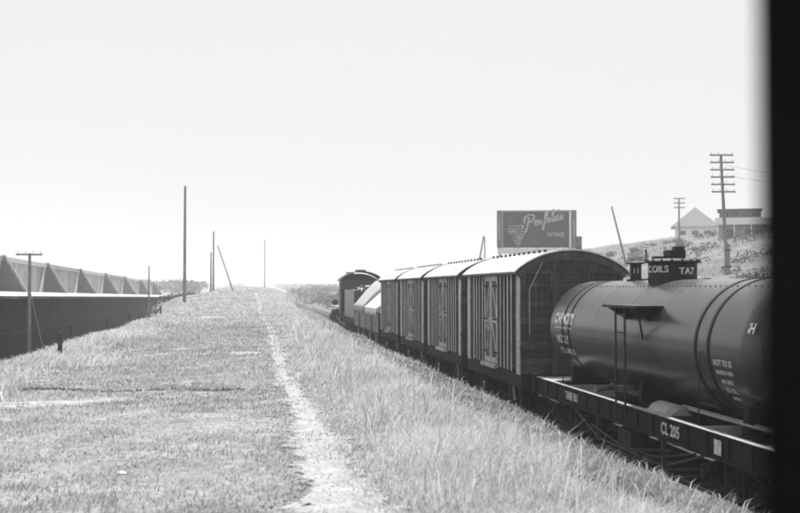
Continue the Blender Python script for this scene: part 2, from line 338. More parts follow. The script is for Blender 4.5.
# ------------------------------------------------------------------ covered van
def arc(half, z0, rise, n=20):
    return [(half*(2*i/n-1), z0 + rise*(1-(2*i/n-1)**2)**.85 if abs(2*i/n-1) < 1 else z0) for i in range(n+1)]
def make_van(label):
    L = 5.6; v = thing('goods_van', (TX, 22.3, 0), label, 'goods van', 'covered vans coupled behind the tank wagon')
    # core body
    MB().prism([(-1.06,.93),(1.06,.93)] + [(x, z) for x, z in arc(1.06, 3.02, .40)][::-1], 'y', .06, L-.06).build('body', M['van'], v)
    for s in (-1, 1):
        for (ya, yb_) in ((.02, 2.12), (3.58, L-.02)):
            for k in range(13):
                z0 = .95 + k*.158; x0, x1 = sorted((s*1.055, s*(1.082 + .003*(k % 2)))); MB().box((x0, ya, z0), (x1, yb_, z0+.148)).build('side_board', M['van'], v)
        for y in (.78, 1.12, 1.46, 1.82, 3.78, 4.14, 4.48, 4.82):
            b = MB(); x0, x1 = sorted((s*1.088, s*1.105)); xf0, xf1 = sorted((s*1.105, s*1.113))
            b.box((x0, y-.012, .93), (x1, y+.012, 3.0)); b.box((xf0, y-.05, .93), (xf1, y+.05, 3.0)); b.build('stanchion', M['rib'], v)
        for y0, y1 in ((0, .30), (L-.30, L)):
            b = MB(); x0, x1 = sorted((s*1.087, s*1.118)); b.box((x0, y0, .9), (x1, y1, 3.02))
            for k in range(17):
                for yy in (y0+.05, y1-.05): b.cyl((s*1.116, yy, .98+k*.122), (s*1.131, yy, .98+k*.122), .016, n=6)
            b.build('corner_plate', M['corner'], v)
        # double cupboard doors
        for k, (ya, yb_) in enumerate(((2.16, 2.84), (2.86, 3.54))):
            x0, x1 = sorted((s*1.06, s*1.09)); d = MB().box((x0, ya, .98), (x1, yb_, 2.98)).build('door', M['door'], v)
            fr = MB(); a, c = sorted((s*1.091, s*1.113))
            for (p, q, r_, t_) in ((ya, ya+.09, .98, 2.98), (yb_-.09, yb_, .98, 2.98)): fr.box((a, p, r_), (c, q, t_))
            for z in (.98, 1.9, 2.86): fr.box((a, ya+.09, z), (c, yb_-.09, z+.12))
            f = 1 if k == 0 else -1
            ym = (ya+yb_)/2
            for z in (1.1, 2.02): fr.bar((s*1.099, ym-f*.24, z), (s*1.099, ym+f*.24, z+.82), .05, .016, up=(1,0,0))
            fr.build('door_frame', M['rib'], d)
            for z in (1.2, 1.96, 2.72): MB().box(*sorted3(s*1.115, s*1.128, (ya if k == 0 else yb_-.42), z)).build('hinge', M['iron'], d)
        MB().bar((s*1.19, 2.62, 1.72), (s*1.19, 3.08, 1.86), .03).bar((s*1.17, 2.85, 1.2), (s*1.17, 2.85, 2.5), .03).build('door_bar', M['paleiron'], v)
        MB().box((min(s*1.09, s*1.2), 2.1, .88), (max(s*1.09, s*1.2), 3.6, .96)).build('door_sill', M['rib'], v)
        MB().box((min(s*.98, s*1.1), .0, .62), (max(s*.98, s*1.1), L, .90)).build('solebar', M['frame'], v)
        MB().box((min(s*1.05, s*1.24), -.04, 2.985), (max(s*1.05, s*1.24), L+.04, 3.035)).build('eaves_rail', M['vanend'], v)
    for e, y in ((-1, .0), (1, L)):
        y0, y1 = sorted((y, y + (-e)*.055))
        zs = [.93 + .17*k for k in range(14)]
        for z in zs:
            def half(zz): return 1.1 if zz < 3.0 else 1.1*math.sqrt(max(0, 1 - ((zz-3.02)/.42)**1.4)) if zz < 3.44 else .1
            hh = half(z+.16); d_ = .004*(random.random())
            if z + .16 > 3.40: continue
            MB().box((-hh, y0-d_, z), (hh, y1+d_, z+.158)).build('end_board', M['vanend'], v)
        MB().prism(arc(1.18, 3.01, .45)+ [(1.18,2.97)] + [(x, z-.13) for x, z in arc(1.10, 3.03, .41)][::-1] + [(-1.18,2.97)], 'y', min(y, y+e*.05), max(y, y+e*.05)).build('end_arch', M['vanend'], v)
        for (xa, xb, za, zb) in ((-.36, .36, 2.78, 3.27), (-1.0, -.46, 2.76, 3.0), (.46, 1.0, 2.76, 3.0)):
            b = MB(); n = int((zb-za)/.05)
            for q in ((xa-.04, xa), (xb, xb+.04)): b.box((q[0], min(y, y+e*.06), za), (q[1], max(y, y+e*.06), zb))
            b.box((xa-.04, min(y, y+e*.06), zb), (xb+.04, max(y, y+e*.06), zb+.04)); b.box((xa-.04, min(y, y+e*.06), za-.04), (xb+.04, max(y, y+e*.06), za))
            for k in range(n):
                z = za + (k+.5)*(zb-za)/n; b.add([(xa, y+e*.004, z+.02), (xb, y+e*.004, z+.02), (xb, y+e*.05, z-.02), (xa, y+e*.05, z-.02), (xa, y+e*.004, z+.028), (xb, y+e*.004, z+.028), (xb, y+e*.055, z-.012), (xa, y+e*.055, z-.012)], [(0,1,2,3),(7,6,5,4),(0,4,5,1),(1,5,6,2),(2,6,7,3),(3,7,4,0)])
            b.build('louvre', M['vanend'], v)
        for x in (-.40, .40): MB().box((x-.04, min(y+e*.06, y+e*.14), .9), (x+.04, max(y+e*.06, y+e*.14), 2.72)).build('end_post', M['vanend'], v)
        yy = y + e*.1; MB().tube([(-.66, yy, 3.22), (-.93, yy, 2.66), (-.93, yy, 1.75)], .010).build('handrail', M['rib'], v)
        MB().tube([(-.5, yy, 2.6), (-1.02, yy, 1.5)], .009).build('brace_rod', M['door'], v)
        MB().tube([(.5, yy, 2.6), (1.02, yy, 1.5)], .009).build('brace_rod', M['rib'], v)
        MB().box((-1.1, min(y, y+e*.1), .60), (1.1, max(y, y+e*.1), .925)).build('headstock', M['frame'], v)
        MB().box((-1.12, min(y+.02*e, y+e*.08), 1.42), (1.12, max(y+.02*e, y+e*.08), 1.50)).build('end_rail', M['vanend'], v)
        coupler(v, y + e*.1, e)
    # roof shell
    top = arc(1.24, 3.045, .47); b = MB(); n = len(top)
    for (y0) in (-.07, L+.07):
        b.v += [(x, y0, z) for x, z in top] + [(x, y0, z-.035) for x, z in top]
    for i in range(n-1):
        b.f += [(i, i+1, 2*n+i+1, 2*n+i), (n+i+1, n+i, 3*n+i, 3*n+i+1), (i, n+i, n+i+1, i+1), (2*n+i, 2*n+i+1, 3*n+i+1, 3*n+i)]
    b.f += [(0, 2*n, 3*n, n), (n-1, 2*n-1, 4*n-1, 3*n-1)]
    rf = b.build('roof', M['roof'], v, True)
    for k in range(7):
        y = .3 + k*(L-.6)/6; q = MB()
        for (x0, z0), (x1, z1) in zip(top, top[1:]): q.bar((x0, y, z0+.003), (x1, y, z1+.003), .03, .012)
        q.build('roof_seam', M['roof'], rf)
    for k in range(12):
        y = .28 + k*.458; MB().box((-.50, y-.115, 3.44), (-.488, y+.115, 3.512)).build('roof_cleat', M['vanend'], rf)
    for y in (1.25, L-1.25):
        wheelset(v, y)
        for s in (-1, 1): axleguard(v, y, s)
    for s in (-1, 1):
        MB().bar((s*1.05, 3.86, .44), (s*1.05, 3.98, .16), .05, .09).build('brake_lever', M['paleiron'], v)
        MB().bar((s*1.02, .98, .64), (s*1.0, .92, .28), .09, .03).build('step_iron', M['paleiron'], v)
        MB().bar((s*1.02, .35, .6), (s*1.02, .27, .14), .075, .03).box((min(s*.9, s*1.06), .12, .10), (max(s*.9, s*1.06), .42, .13)).build('foot_step', M['dulliron'], v)
    return v
def sorted3(x0, x1, y, z): return (min(x0, x1), y, z), (max(x0, x1), y+.42, z+.05)
VAN = ['brown covered goods van with pale ribs, nearest the tank wagon', 'ribbed goods van coupled second from the tank wagon', 'ribbed goods van between the second van and the last van', 'ribbed goods van coupled to the wagons under pale tarpaulins']
v0 = make_van(VAN[0]); k_ = kids_of()
for k in range(1, 4):
    c = copy_tree(v0, k_); c.location.y = 22.3 + 6.6*k; c['label'] = VAN[k]

# ------------------------------------------------------------------ tank wagon
tw = thing('tank_wagon', (TX, 10.6, 0), 'black bogie tank wagon with domed tank and number on its side', 'tank wagon')
LW = 10.7
for s in (-1, 1):
    b = MB(); x = s*1.05; b.prism([(x-s*.1,.63),(x,.63),(x,.655),(x-s*.025,.655),(x-s*.025,.925),(x,.925),(x,.95),(x-s*.1,.95)], 'y', .1, LW-.1); o = b.build('solebar', M['frame'], tw)
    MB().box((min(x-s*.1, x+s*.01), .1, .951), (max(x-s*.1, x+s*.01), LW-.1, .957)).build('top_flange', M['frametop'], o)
    for y in [.5 + .62*k for k in range(16)]:
        MB().box((min(x, x-s*.022), y-.012, .66), (max(x, x-s*.022), y+.012, .92)).build('web_stiffener', M['frame'], o)
    rv = MB()
    for k in range(30):
        for z in (.70, .88): rv.cyl((x-s*.024, .4+k*.34, z), (x-s*.008, .4+k*.34, z), .014, n=6)
    rv.build('rivet_row', M['iron'], o)
for y in (0, LW-.1): MB().box((-1.1, y, .60), (1.1, y+.1, .962)).build('headstock', M['frame'], tw)
for y in (.1, LW-1.0):
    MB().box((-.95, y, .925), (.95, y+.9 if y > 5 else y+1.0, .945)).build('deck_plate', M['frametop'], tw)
for s in (-.36, .36): MB().box((s-.05, .1, .60), (s+.05, LW-.1, .92)).build('centre_sill', M['frame'], tw)
for y in (1.9, 2.8, 3.9, 5.3, 6.6, 7.7, 8.8):
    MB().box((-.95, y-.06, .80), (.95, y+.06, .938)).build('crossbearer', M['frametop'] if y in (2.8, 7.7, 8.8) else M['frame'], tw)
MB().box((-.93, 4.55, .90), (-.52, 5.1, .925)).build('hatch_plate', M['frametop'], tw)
MB().lathe([(0,.01),(0,.16),(.06,.22),(.75,.22),(.81,.16),(.81,.01)], (-.74, 3.95, .86), (0,1,0), 20).build('air_reservoir', M['paleiron'], tw, True)
for x in (-.62, -.52): MB().tube([(x, 1.3, 1.03), (x, 4.4, 1.03)], .018).build('side_pipe', M['paleiron'], tw)
MB().tube([(-.8, 7.6, .96), (-.35, 7.95, .985), (-.2, 8.5, .975)], .045).build('drain_pipe', M['paleiron'], tw, True)
for s in (-1, 1):
    x = s*1.0; b = MB(); pts = [(x, 2.5, .62), (x, 3.9, .26), (x, 6.8, .26), (x, 8.2, .62)]
    b.tube(pts, .017); 
    for y in (3.9, 6.8): b.bar((x, y, .63), (x, y, .24), .06)
    b.build('truss_rod', M['dulliron'], tw)
    MB().tube([(x, 2.8, .6), (x+s*.02, 4.1, .36), (x+s*.02, 5.6, .30), (x, 7.2, .44)], .013).build('brake_rod', M['dulliron'], tw)
    MB().box((min(x+s*.03, x-s*.25), 5.15, .30), (max(x+s*.03, x-s*.25), 5.75, .58)).build('brake_cylinder', M['iron'], tw)
    MB().bar((x+s*.08, 3.4, .55), (x+s*.08, 4.9, .36), .03).build('brake_lever', M['iron'], tw)
def bogie(y):
    bg_ = MB(); 
    bg_.box((-.85, y-.14, .42), (.85, y+.14, .60)); bo = bg_.build('bogie', M['iron'], tw)
    for s in (-1, 1):
        x = s*.90; b = MB()
        b.bar((x, y-.98, .44), (x, y-.3, .62), .07, .035).bar((x, y-.3, .62), (x, y+.3, .62), .07, .035).bar((x, y+.3, .62), (x, y+.98, .44), .07, .035)
        b.bar((x, y-.98, .42), (x, y-.25, .24), .07, .03).bar((x, y-.25, .24), (x, y+.25, .24), .07, .03).bar((x, y+.25, .24), (x, y+.98, .42), .07, .03)
        b.bar((x, y-.98, .33), (x, y-.25, .20), .07, .02).bar((x, y-.25, .20), (x, y+.25, .20), .07, .02).bar((x, y+.25, .20), (x, y+.98, .33), .07, .02)
        for q in (-.25, .25): b.bar((x, y+q, .2), (x, y+q, .63), .05)
        b.build('bogie_side_frame', M['iron'], bo)
        for q in (-.76, .76):
            MB().box((x-.03 if s < 0 else x-.06, y+q-.1, .26), (x+.06 if s < 0 else x+.03, y+q+.1, .48)).lathe([(0,.01),(0,.075),(s*.05,.07),(s*.055,.01)], (x+s*.05, y+q, .37), (1,0,0), 12).build('axlebox', M['iron'], bo)
        b = MB()
        for q in (-.13, 0, .13):
            for k in range(6): b.cyl((x, y+q, .27+k*.04), (x, y+q, .285+k*.04), .055, n=10)
        b.build('coil_spring', M['iron'], bo)
    for q in (-.76, .76): wheelset(bo, y+q, .39)
bogie(1.85); bogie(LW-1.85)
for y, e in ((0, -1), (LW, 1)): coupler(tw, y, e)
TR, TZ, TA, TB = .91, 1.92, 1.5, 10.25
prof = [(0,.0),(.004,.25),(.02,.45),(.06,.65),(.12,.78),(.19,.86),(.28,.905),(.34,TR)]
pf = [(TA+t-.12, r) for t, r in prof] + [(TA+(TB-TA)*k/6, TR) for k in range(1, 6)] + [(TB-t+.12, r) for t, r in prof[::-1]]
tank = MB().lathe(pf, (0, 0, TZ), (0,1,0), 72).build('tank', M['tank'], tw, True)
for y in (2.62, 3.02, 8.82, 9.22):
    MB().lathe([(-.03, TR-.01), (-.03, TR+.012), (.03, TR+.012), (.03, TR-.01)], (0, y, TZ), (0,1,0), 72).build('tank_band', M['tankdark'], tank, True)
for y in (4.45, 5.9, 7.35): MB().lathe([(-.04, TR-.01), (-.04, TR+.0015), (.04, TR+.001), (.04, TR-.01)], (0, y, TZ), (0,1,0), 72).build('plate_seam', M['tank'], tank, True)
b = MB()
for a in (52, 62):
    for k in range(46):
        y = 1.95+k*.17; r = TR; p = Vector((-math.cos(R(a))*r, y, TZ+math.sin(R(a))*r)); q = Vector((-math.cos(R(a))*(r+.012), y, TZ+math.sin(R(a))*(r+.012)))
        if a == 62: b.cyl(p, q, .014, .009, n=6)
b.build('rivet_seam', M['tank'], tank)
for y in (2.2, 5.9, 9.6):
    MB().prism([(-.62,.946),(.62,.946),(.60,1.3),(.4,1.12),(0,1.0),(-.4,1.12),(-.60,1.3)], 'y', y-.07, y+.07).build('saddle', M['frame'], tw)
for s in (-1, 1):
    for y in (2.82, 9.02): MB().tube([(s*.93, y, 1.9), (s*.96, y, .95)], .010).build('tie_rod', M['iron'], tw)
# dome, safety valve
dy = 16.7 - 10.6
dome = MB().lathe([(0,.38),(.62,.38),(.63,.44),(.655,.44),(.66,.40),(.69,.33),(.70,.01)], (0, dy, 2.57), (0,0,1), 40).build('dome', M['tankdark'], tw, True)
b = MB()
for k in range(16): 
    a = 2*math.pi*k/16; b.cyl((.41*math.cos(a), dy+.41*math.sin(a), 3.215), (.41*math.cos(a), dy+.41*math.sin(a), 3.25), .018, n=6)
b.build('lid_bolt_ring', M['iron'], dome); dome.location.z = -.10
MB().box((-.12, dy-.2, 3.25), (.14, dy+.08, 3.39)).box((-.02, dy-.18, 3.39), (.13, dy-.04, 3.45)).box((-.3, dy-.06, 3.26), (-.12, dy+.12, 3.30)).build('valve_box', M['tankdark'], dome)
MB().cyl((-.33, dy+.28, 3.2), (-.33, dy+.28, 3.42), .013, n=6).build('valve_stem', M['iron'], dome)
MB().tube([(-.56, dy+.1, 2.93), (-.4, dy+.1, 2.93), (-.4, dy-.05, 2.95)], .014).build('dome_handrail', M['iron'], dome)
MB().tube([(.4, dy, 2.93), (.62, dy, 2.95)], .014).build('dome_handrail', M['iron'], dome)
sy = 18.4 - 10.6
sv_ = MB().lathe([(0,.16),(.14,.16),(.15,.10),(.40,.10),(.41,.16),(.43,.16),(.45,.05),(.46,.01)], (0, sy, 2.76), (0,0,1), 20).build('safety_valve', M['tankdark'], tw, True)
letters('11', .13, lambda x, y, z: (x*1.0 - .03, sy - .105 - z, 3.04 + y), M['signlight'], sv_)
def on_dome(a0, zc, r=.385):
    def f(x, y, z):
        a = a0 + x/r; return ((r+z)*math.sin(a), dy - (r+z)*math.cos(a), zc + y)
    return f
letters('TA7', .145, on_dome(R(14), 3.06), M['white'], dome, .003, .003, 1.1)
letters('C.OILS', .145, on_dome(R(-62), 3.09), M['white'], dome, .003, .003, 1.0)
def on_tank(y0, a0, r=TR+.008):       # reads along -Y (towards the camera) on the left side
    def f(x, y, z):
        a = a0 + y/r; return (-(r+z)*math.cos(a), y0 - x, TZ + (r+z)*math.sin(a))
    return f
letters('CAPACITY', .26, on_tank(9.15, R(13)), M['white'], tank, .002, .012, .96)
MB().add([on_tank(9.15, R(13))(x, y, 0) for x, y in ((-.55,-.15),(.55,-.15),(.55,-.175),(-.55,-.175))], [(0,1,2,3)]).build('underline', M['white'], tank)
letters('WOOLY', .21, on_tank(9.25, R(-11)), M['white'], tank, .002, .007, .98)
letters('RETD-MR-13', .16, on_tank(9.1, R(-25)), M['white'], tank, .002, .004)
letters('11.62 D', .11, on_tank(9.0, R(-38)), M['signlight'], tank, .002, .002)
for k, (t_, s_) in enumerate((('NOT TO BE', .105), ('LOADED WITH', .07), ('ANY SPIRIT', .07), ('OR OIL', .1), ('MOTIVE', .06))):
    letters(t_, s_, on_tank(2.2, R(-9 - 7.5*k)), M['signlight'], tank, .002, .003)
letters('FLASH', .18, on_tank(1.72, R(20), .885), M['signlight'], tank, .002, .004)
side = lambda yc, zc: (lambda x, y, z: (-1.052 - z, yc - x, zc + y))
letters('CL 205', .22, side(14.15-10.6, .79), M['white'], tw, .002, .005, 1.02, 'wagon_number')
letters('TARE 10.1', .19, side(18.75-10.6, .79), M['white'], tw, .002, .006, .9, 'tare_lettering')
MB().box((-1.056, 12.52-10.6, .70), (-1.05, 12.72-10.6, .88)).build('white_patch', M['white'], tw)
sv_.location.z = -.05
# side platform and ladder
pl = MB().box((-1.17, 4.55, 2.405), (-.62, 6.05, 2.445)).build('platform', M['tankdark'], tw)
MB().prism([(-1.15,2.40),(-.8,2.40),(-.84,2.2)], 'y', 4.8, 4.84).build('platform_bracket', M['tankdark'], pl)
MB().prism([(-1.15,2.40),(-.8,2.40),(-.84,2.2)], 'y', 5.8, 5.84).build('platform_bracket', M['tankdark'], pl)
ld = MB()
for y in (5.2, 5.62): ld.bar((-1.1, y, 2.405), (-1.1, y, .7), .045, .02)
lad = ld.build('ladder', M['tankdark'], tw)
for k in range(6): MB().bar((-1.1, 5.2, .95+k*.27), (-1.1, 5.62, .95+k*.27), .022).build('rung', M['tankdark'], lad)
MB().tube([(-1.1, 4.65, 2.4), (-.93, 4.9, 1.95)], .015).build('platform_stay', M['tankdark'], pl)

# ------------------------------------------------------------------ open wagons and their tarpaulins
def open_wagon(y0, label):
    L = 5.0; v = thing('open_wagon', (TX, y0, 0), label, 'open wagon', 'open wagons in front of the vans')
    MB().box((-1.1, .05, .88), (1.1, L-.05, .97)).build('floor', M['wagon'], v)
    for s in (-1, 1):
        for k in range(4):
            x0, x1 = sorted((s*1.07, s*1.115)); MB().box((x0, .05, .98+k*.19), (x1, L-.05, .98+k*.19+.183)).build('side_plank', M['wagon'], v)
        for y in (.1, .95, 1.75, 3.25, 4.05, 4.9):
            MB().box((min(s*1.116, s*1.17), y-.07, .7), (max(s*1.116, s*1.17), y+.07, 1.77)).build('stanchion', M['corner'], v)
        MB().box((min(s*.98, s*1.1), .0, .62), (max(s*.98, s*1.1), L, .878)).build('solebar', M['frame'], v)
    for y in (.0, L-.05):
        for k in range(4): MB().box((-1.065, y, .98+k*.19), (1.065, y+.05, .98+k*.19+.183)).build('end_plank', M['wagon'], v)
        MB().box((-1.1, y, .60), (1.1, y+.05, .879)).build('headstock', M['frame'], v)
    for y in (1.15, L-1.15):
        wheelset(v, y)
        for s in (-1, 1): axleguard(v, y, s)
    coupler(v, 0, -1); coupler(v, L, 1)
    MB().bar((-1.06, 1.2, .6), (-1.08, 1.1, .2), .09, .03).bar((-1.06, 3.9, .6), (-1.08, 3.8, .2), .09, .03).build('brake_lever', M['paleiron'], v)
    return v
def tarp(y0, ridge, label, m, L=5.0, sd=0):
    rr = random.Random(sd); nx, ny = 26, 30; V = []; F = []
    for j in range(ny+1):
        ty = j/ny; y = y0 - .06 + (L+.12)*ty
        for i in range(nx+1):
            t = i/nx*2-1
            if abs(t) > .84:
                u = (abs(t)-.84)/.16; hang = .26 + .12*abs(math.sin(ty*math.pi*2.5+sd)); x = math.copysign(1.2 + .03*math.sin(ty*31+i), t); z = 1.80 - hang*u
            else:
                u = abs(t)/.84; x = t/.84*1.2; prof = 1 - u**1.25; z = 1.80 + (ridge-1.80)*prof
                if u < .99: z += .05*math.sin(ty*9+t*3+sd) * (1-u) - .04*math.sin(ty*math.pi*6)**2*(1-u)
            e = min(ty, 1-ty)*L
            if e < .25 and abs(t) <= .84: z -= (.25-e)*1.2*(1-u)
            V.append((x, y, z))
    for j in range(ny):
        for i in range(nx): a = j*(nx+1)+i; F.append((a, a+1, a+nx+2, a+nx+1))
    # gable ends of the sheet hanging down
    for jj in (0, ny):
        base = len(V)
        for i in range(nx+1):
            x, y, z = V[jj*(nx+1)+i]; V.append((x*.995, y, min(z, 1.58 + .05*math.sin(i))))
        for i in range(nx): F.append((jj*(nx+1)+i, jj*(nx+1)+i+1, base+i+1, base+i))
    b = MB(); b.v = V; b.f = F; o = b.build('tarpaulin', m, smooth=True); o.location = (TX, 0, 0)
    md = o.modifiers.new('thick', 'SOLIDIFY'); md.thickness = .01
    return tag(o, label, 'tarpaulin', 'tarpaulins over the open wagons')
open_wagon(48.75, 'open wagon with pale stanchions next to the last van'); open_wagon(54.75, 'open wagon with pale stanchions behind the engine tender')
tarp(48.75, 2.75, 'white ridged tarpaulin over the open wagon next to the vans', M['paintwhite'], sd=1)
tarp(54.75, 3.15, 'taller grey tarpaulin over the wagon next to the tender', M['tarp'], sd=4)

# ------------------------------------------------------------------ steam engine and tender
en = thing('steam_locomotive', (TX, 68.0, 0), 'dark steam locomotive with arched cab roof heading the train', 'steam locomotive')
te = thing('tender', (TX, 60.7, 0), 'tender with side plates tinted pale for lit gloss behind the engine cab', 'tender')
MB().box((-1.08, .1, 1.0), (1.08, 6.5, 2.35)).build('water_tank', M['loco'], te)
for s in (-1, 1): MB().box((min(s*1.083, s*1.12), .15, 1.02), (max(s*1.083, s*1.12), 6.5, 2.6)).build('side_plate', M['tender'], te)
MB().box((-1.1, .04, 1.0), (1.1, .098, 2.55)).build('rear_plate', M['loco'], te)
MB().box((-1.1, 0, .72), (1.1, 6.6, .98)).build('frame', M['frame'], te)
for k in range(7): MB().bar((-.55, -.03, 1.0+k*.25), (-.2, -.03, 1.0+k*.25), .03).build('rung', M['paleiron'], te)
b = MB(); rr = random.Random(5)
for k in range(260):
    x, y = rr.uniform(-.9, .9), rr.uniform(.6, 6.2); z = 2.36 + .45*(1-(x/.95)**2)*min(1, y/2.5)*rr.random(); r = rr.uniform(.07, .16)
    b.lathe([(-r,.01),(-r*.4,r*.9),(r*.5,r*.8),(r,.01)], (x, y, z), (rr.uniform(-1,1), rr.uniform(-1,1), rr.uniform(.1,1)), 5)
o = b.build('coal', M['coal'], te); o['kind'] = 'stuff'
for y in (1.2, 2.6, 4.2, 5.6):
    wheelset(te, y, .42); 
    for s in (-1, 1): axleguard(te, y, s, xg=.92)
coupler(te, 0, -1)
# cab
for s in (-1, 1):
    MB().box((min(s*1.22, s*1.26), .2, 1.15), (max(s*1.22, s*1.26), 1.9, 2.15)).box((min(s*1.22, s*1.26), 1.0, 2.15), (max(s*1.22, s*1.26), 1.9, 3.2)).box((min(s*1.22, s*1.26), .2, 2.15), (max(s*1.22, s*1.26), .3, 3.2)).box((min(s*1.22, s*1.26), .3, 2.95), (max(s*1.22, s*1.26), 1.0, 3.2)).build('cab_side', M['loco'], en)
    MB().box((min(s*1.27, s*1.31), .3, 1.2), (max(s*1.27, s*1.31), .5, 2.9)).build('cab_handrail_panel', M['tender'], en)
MB().prism([(-1.22,1.15),(1.22,1.15),(1.22,3.2)] + arc(1.22, 3.2, .42)[::-1] + [(-1.22,3.2)], 'y', 1.85, 1.9).build('spectacle_plate', M['loco'], en)
MB().prism([(-1.25,2.62),(1.25,2.62),(1.25,3.18),(-1.25,3.18)], 'y', .16, .2).build('cab_rear_sheet', M['loco'], en)
for s in (-.75, .75): MB().lathe([(0,.01),(0,.2),(.02,.2),(.02,.01)], (s, 1.83, 2.85), (0,1,0), 16).build('window', M['glass'], en)
top = arc(1.36, 3.2, .55); b = MB(); n = len(top)
for y0 in (-.35, 2.2): b.v += [(x, y0, z) for x, z in top] + [(x, y0, z-.06) for x, z in top]
for i in range(n-1): b.f += [(i,i+1,2*n+i+1,2*n+i), (n+i+1,n+i,3*n+i,3*n+i+1), (i,n+i,n+i+1,i+1), (2*n+i,2*n+i+1,3*n+i+1,3*n+i)]
b.f += [(0,2*n,3*n,n), (n-1,2*n-1,4*n-1,3*n-1)]
rfc = b.build('cab_roof', M['loco'], en, True)
MB().box((-.3, .3, 3.74), (.3, 1.3, 3.84)).build('roof_vent', M['loco'], rfc)
MB().lathe([(1.9,.01),(1.9,.8),(4.2,.78),(4.21,.74),(7.4,.72),(7.41,.78),(9.0,.78),(9.05,.7),(9.15,.01)], (0, 0, 2.3), (0,1,0), 36).build('boiler', M['loco'], en, True)
MB().lathe([(0,.28),(.35,.25),(.75,.27),(.8,.33),(.82,.2),(.5,.18)], (0, 8.3, 3.0), (0,0,1), 20).build('chimney', M['loco'], en, True)
MB().lathe([(0,.34),(.35,.3),(.5,.2),(.55,.01)], (0, 5.6, 2.95), (0,0,1), 20).build('steam_dome', M['loco'], en, True)
for s in (-1, 1):
    MB().box((min(s*.75, s*1.32), 1.9, 1.42), (max(s*.75, s*1.32), 9.3, 1.48)).build('running_board', M['paleiron'], en)
    MB().cyl((s*1.08, 7.9, .75), (s*1.08, 8.9, .75), .34, n=20).build('cylinder', M['loco'], en, True)
    for y in (2.6, 3.9, 5.2, 6.5):
        MB().lathe([(0,.4),(0,.53),(s*.12,.52),(s*.12,.4)], (s*.55, y, .53), (1,0,0), 24).lathe([(0,.01),(0,.14),(s*.13,.13),(s*.13,.01)], (s*.55, y, .53), (1,0,0), 10).box((s*.58-.03, y-.05, .05), (s*.58+.03, y+.05, 1.0)).box((s*.58-.03, y-.45, .48), (s*.58+.03, y+.45, .58)).build('driving_wheel', M['iron'], en)
    MB().bar((s*.78, 2.6, .38), (s*.78, 6.5, .38), .05, .11).bar((s*.86, 5.2, .4), (s*.98, 8.0, .75), .05, .1).build('side_rod', M['paleiron'], en)
    MB().box((min(s*1.2, s*1.5), .3, .5), (max(s*1.2, s*1.5), .7, .55)).bar((s*1.3, .5, .5), (s*1.3, .5, 1.2), .05).build('cab_step', M['tender'], en)
    MB().tube([(s*.9, 1.9, 2.75), (s*.85, 9.0, 2.75)], .02).build('handrail', M['paleiron'], en)
    MB().cyl((s*1.2, 6.0, 1.75), (s*1.2, 6.9, 1.75), .2, n=14).build('air_pump', M['loco'], en, True)
    wheelset(en, 9.2 if s > 0 else 8.2, .38)
MB().box((-.7, .2, .7), (.7, 9.6, 1.3)).build('frame', M['frame'], en)
MB().box((-1.2, 9.6, .7), (1.2, 9.75, 1.2)).prism([(-.9,.15),(.9,.15),(1.0,.7),(-1.0,.7)], 'y', 9.7, 9.85).build('buffer_beam', M['loco'], en)

# ------------------------------------------------------------------ left side: retaining wall, buttressed wall
rw = thing('retaining_wall', (-12.2, 0, 0), 'long dark retaining wall below the pale yard', 'retaining wall')
def strip(b, xa, xb, ya, yb_, zb, ztf):   # wall piece with a sloping top
    b.add([(xa,ya,zb(ya)),(xb,ya,zb(ya)),(xb,yb_,zb(yb_)),(xa,yb_,zb(yb_)),(xa,ya,ztf(ya)),(xb,ya,ztf(ya)),(xb,yb_,ztf(yb_)),(xa,yb_,ztf(yb_))],
          [(0,3,2,1),(4,5,6,7),(0,1,5,4),(1,2,6,5),(2,3,7,6),(3,0,4,7)])
ya = 22
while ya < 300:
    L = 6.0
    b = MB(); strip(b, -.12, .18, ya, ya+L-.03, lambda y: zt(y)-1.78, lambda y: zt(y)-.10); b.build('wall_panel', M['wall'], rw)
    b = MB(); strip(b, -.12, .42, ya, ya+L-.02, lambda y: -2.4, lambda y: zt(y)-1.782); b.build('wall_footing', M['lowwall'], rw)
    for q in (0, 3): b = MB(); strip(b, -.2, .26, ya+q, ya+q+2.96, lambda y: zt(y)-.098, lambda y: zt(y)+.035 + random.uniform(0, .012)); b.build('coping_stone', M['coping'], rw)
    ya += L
bw_ = thing('buttressed_wall', (-21, 0, 0), 'long panelled wall with sloping buttresses across the pale yard', 'wall')
def gz(y): return zt(y) + .44
yy0, step = 90.5, 2.05
bys = [75, 94.5, 114, 135, 157, 180, 204, 230]
y = 68
while y < 232:
    d = random.uniform(0, .04); b = MB(); strip(b, -.1, .04+d, y, y+1.96, lambda q: gz(q)-.1, lambda q: gz(q)+2.55-.0015*(q-90)); b.build('panel', M['panel'], bw_); y += 2.0
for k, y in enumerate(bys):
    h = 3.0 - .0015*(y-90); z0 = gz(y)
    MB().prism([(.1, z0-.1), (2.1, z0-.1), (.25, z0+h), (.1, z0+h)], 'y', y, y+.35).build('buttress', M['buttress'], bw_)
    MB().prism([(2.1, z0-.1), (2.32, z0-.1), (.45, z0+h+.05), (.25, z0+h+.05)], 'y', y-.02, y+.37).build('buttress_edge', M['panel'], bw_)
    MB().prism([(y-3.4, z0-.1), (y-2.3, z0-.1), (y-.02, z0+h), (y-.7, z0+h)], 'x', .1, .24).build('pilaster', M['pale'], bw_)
    if k < len(bys)-1:
        y2 = bys[k+1]
        b = MB(); strip(b, -.15, .3, y+.37, y2-.02, lambda q: gz(q)+2.56-.0015*(q-90), lambda q: gz(q)+2.95-.0015*(q-90)); b.build('top_beam', M['pale' if k % 2 else 'panel'], bw_)
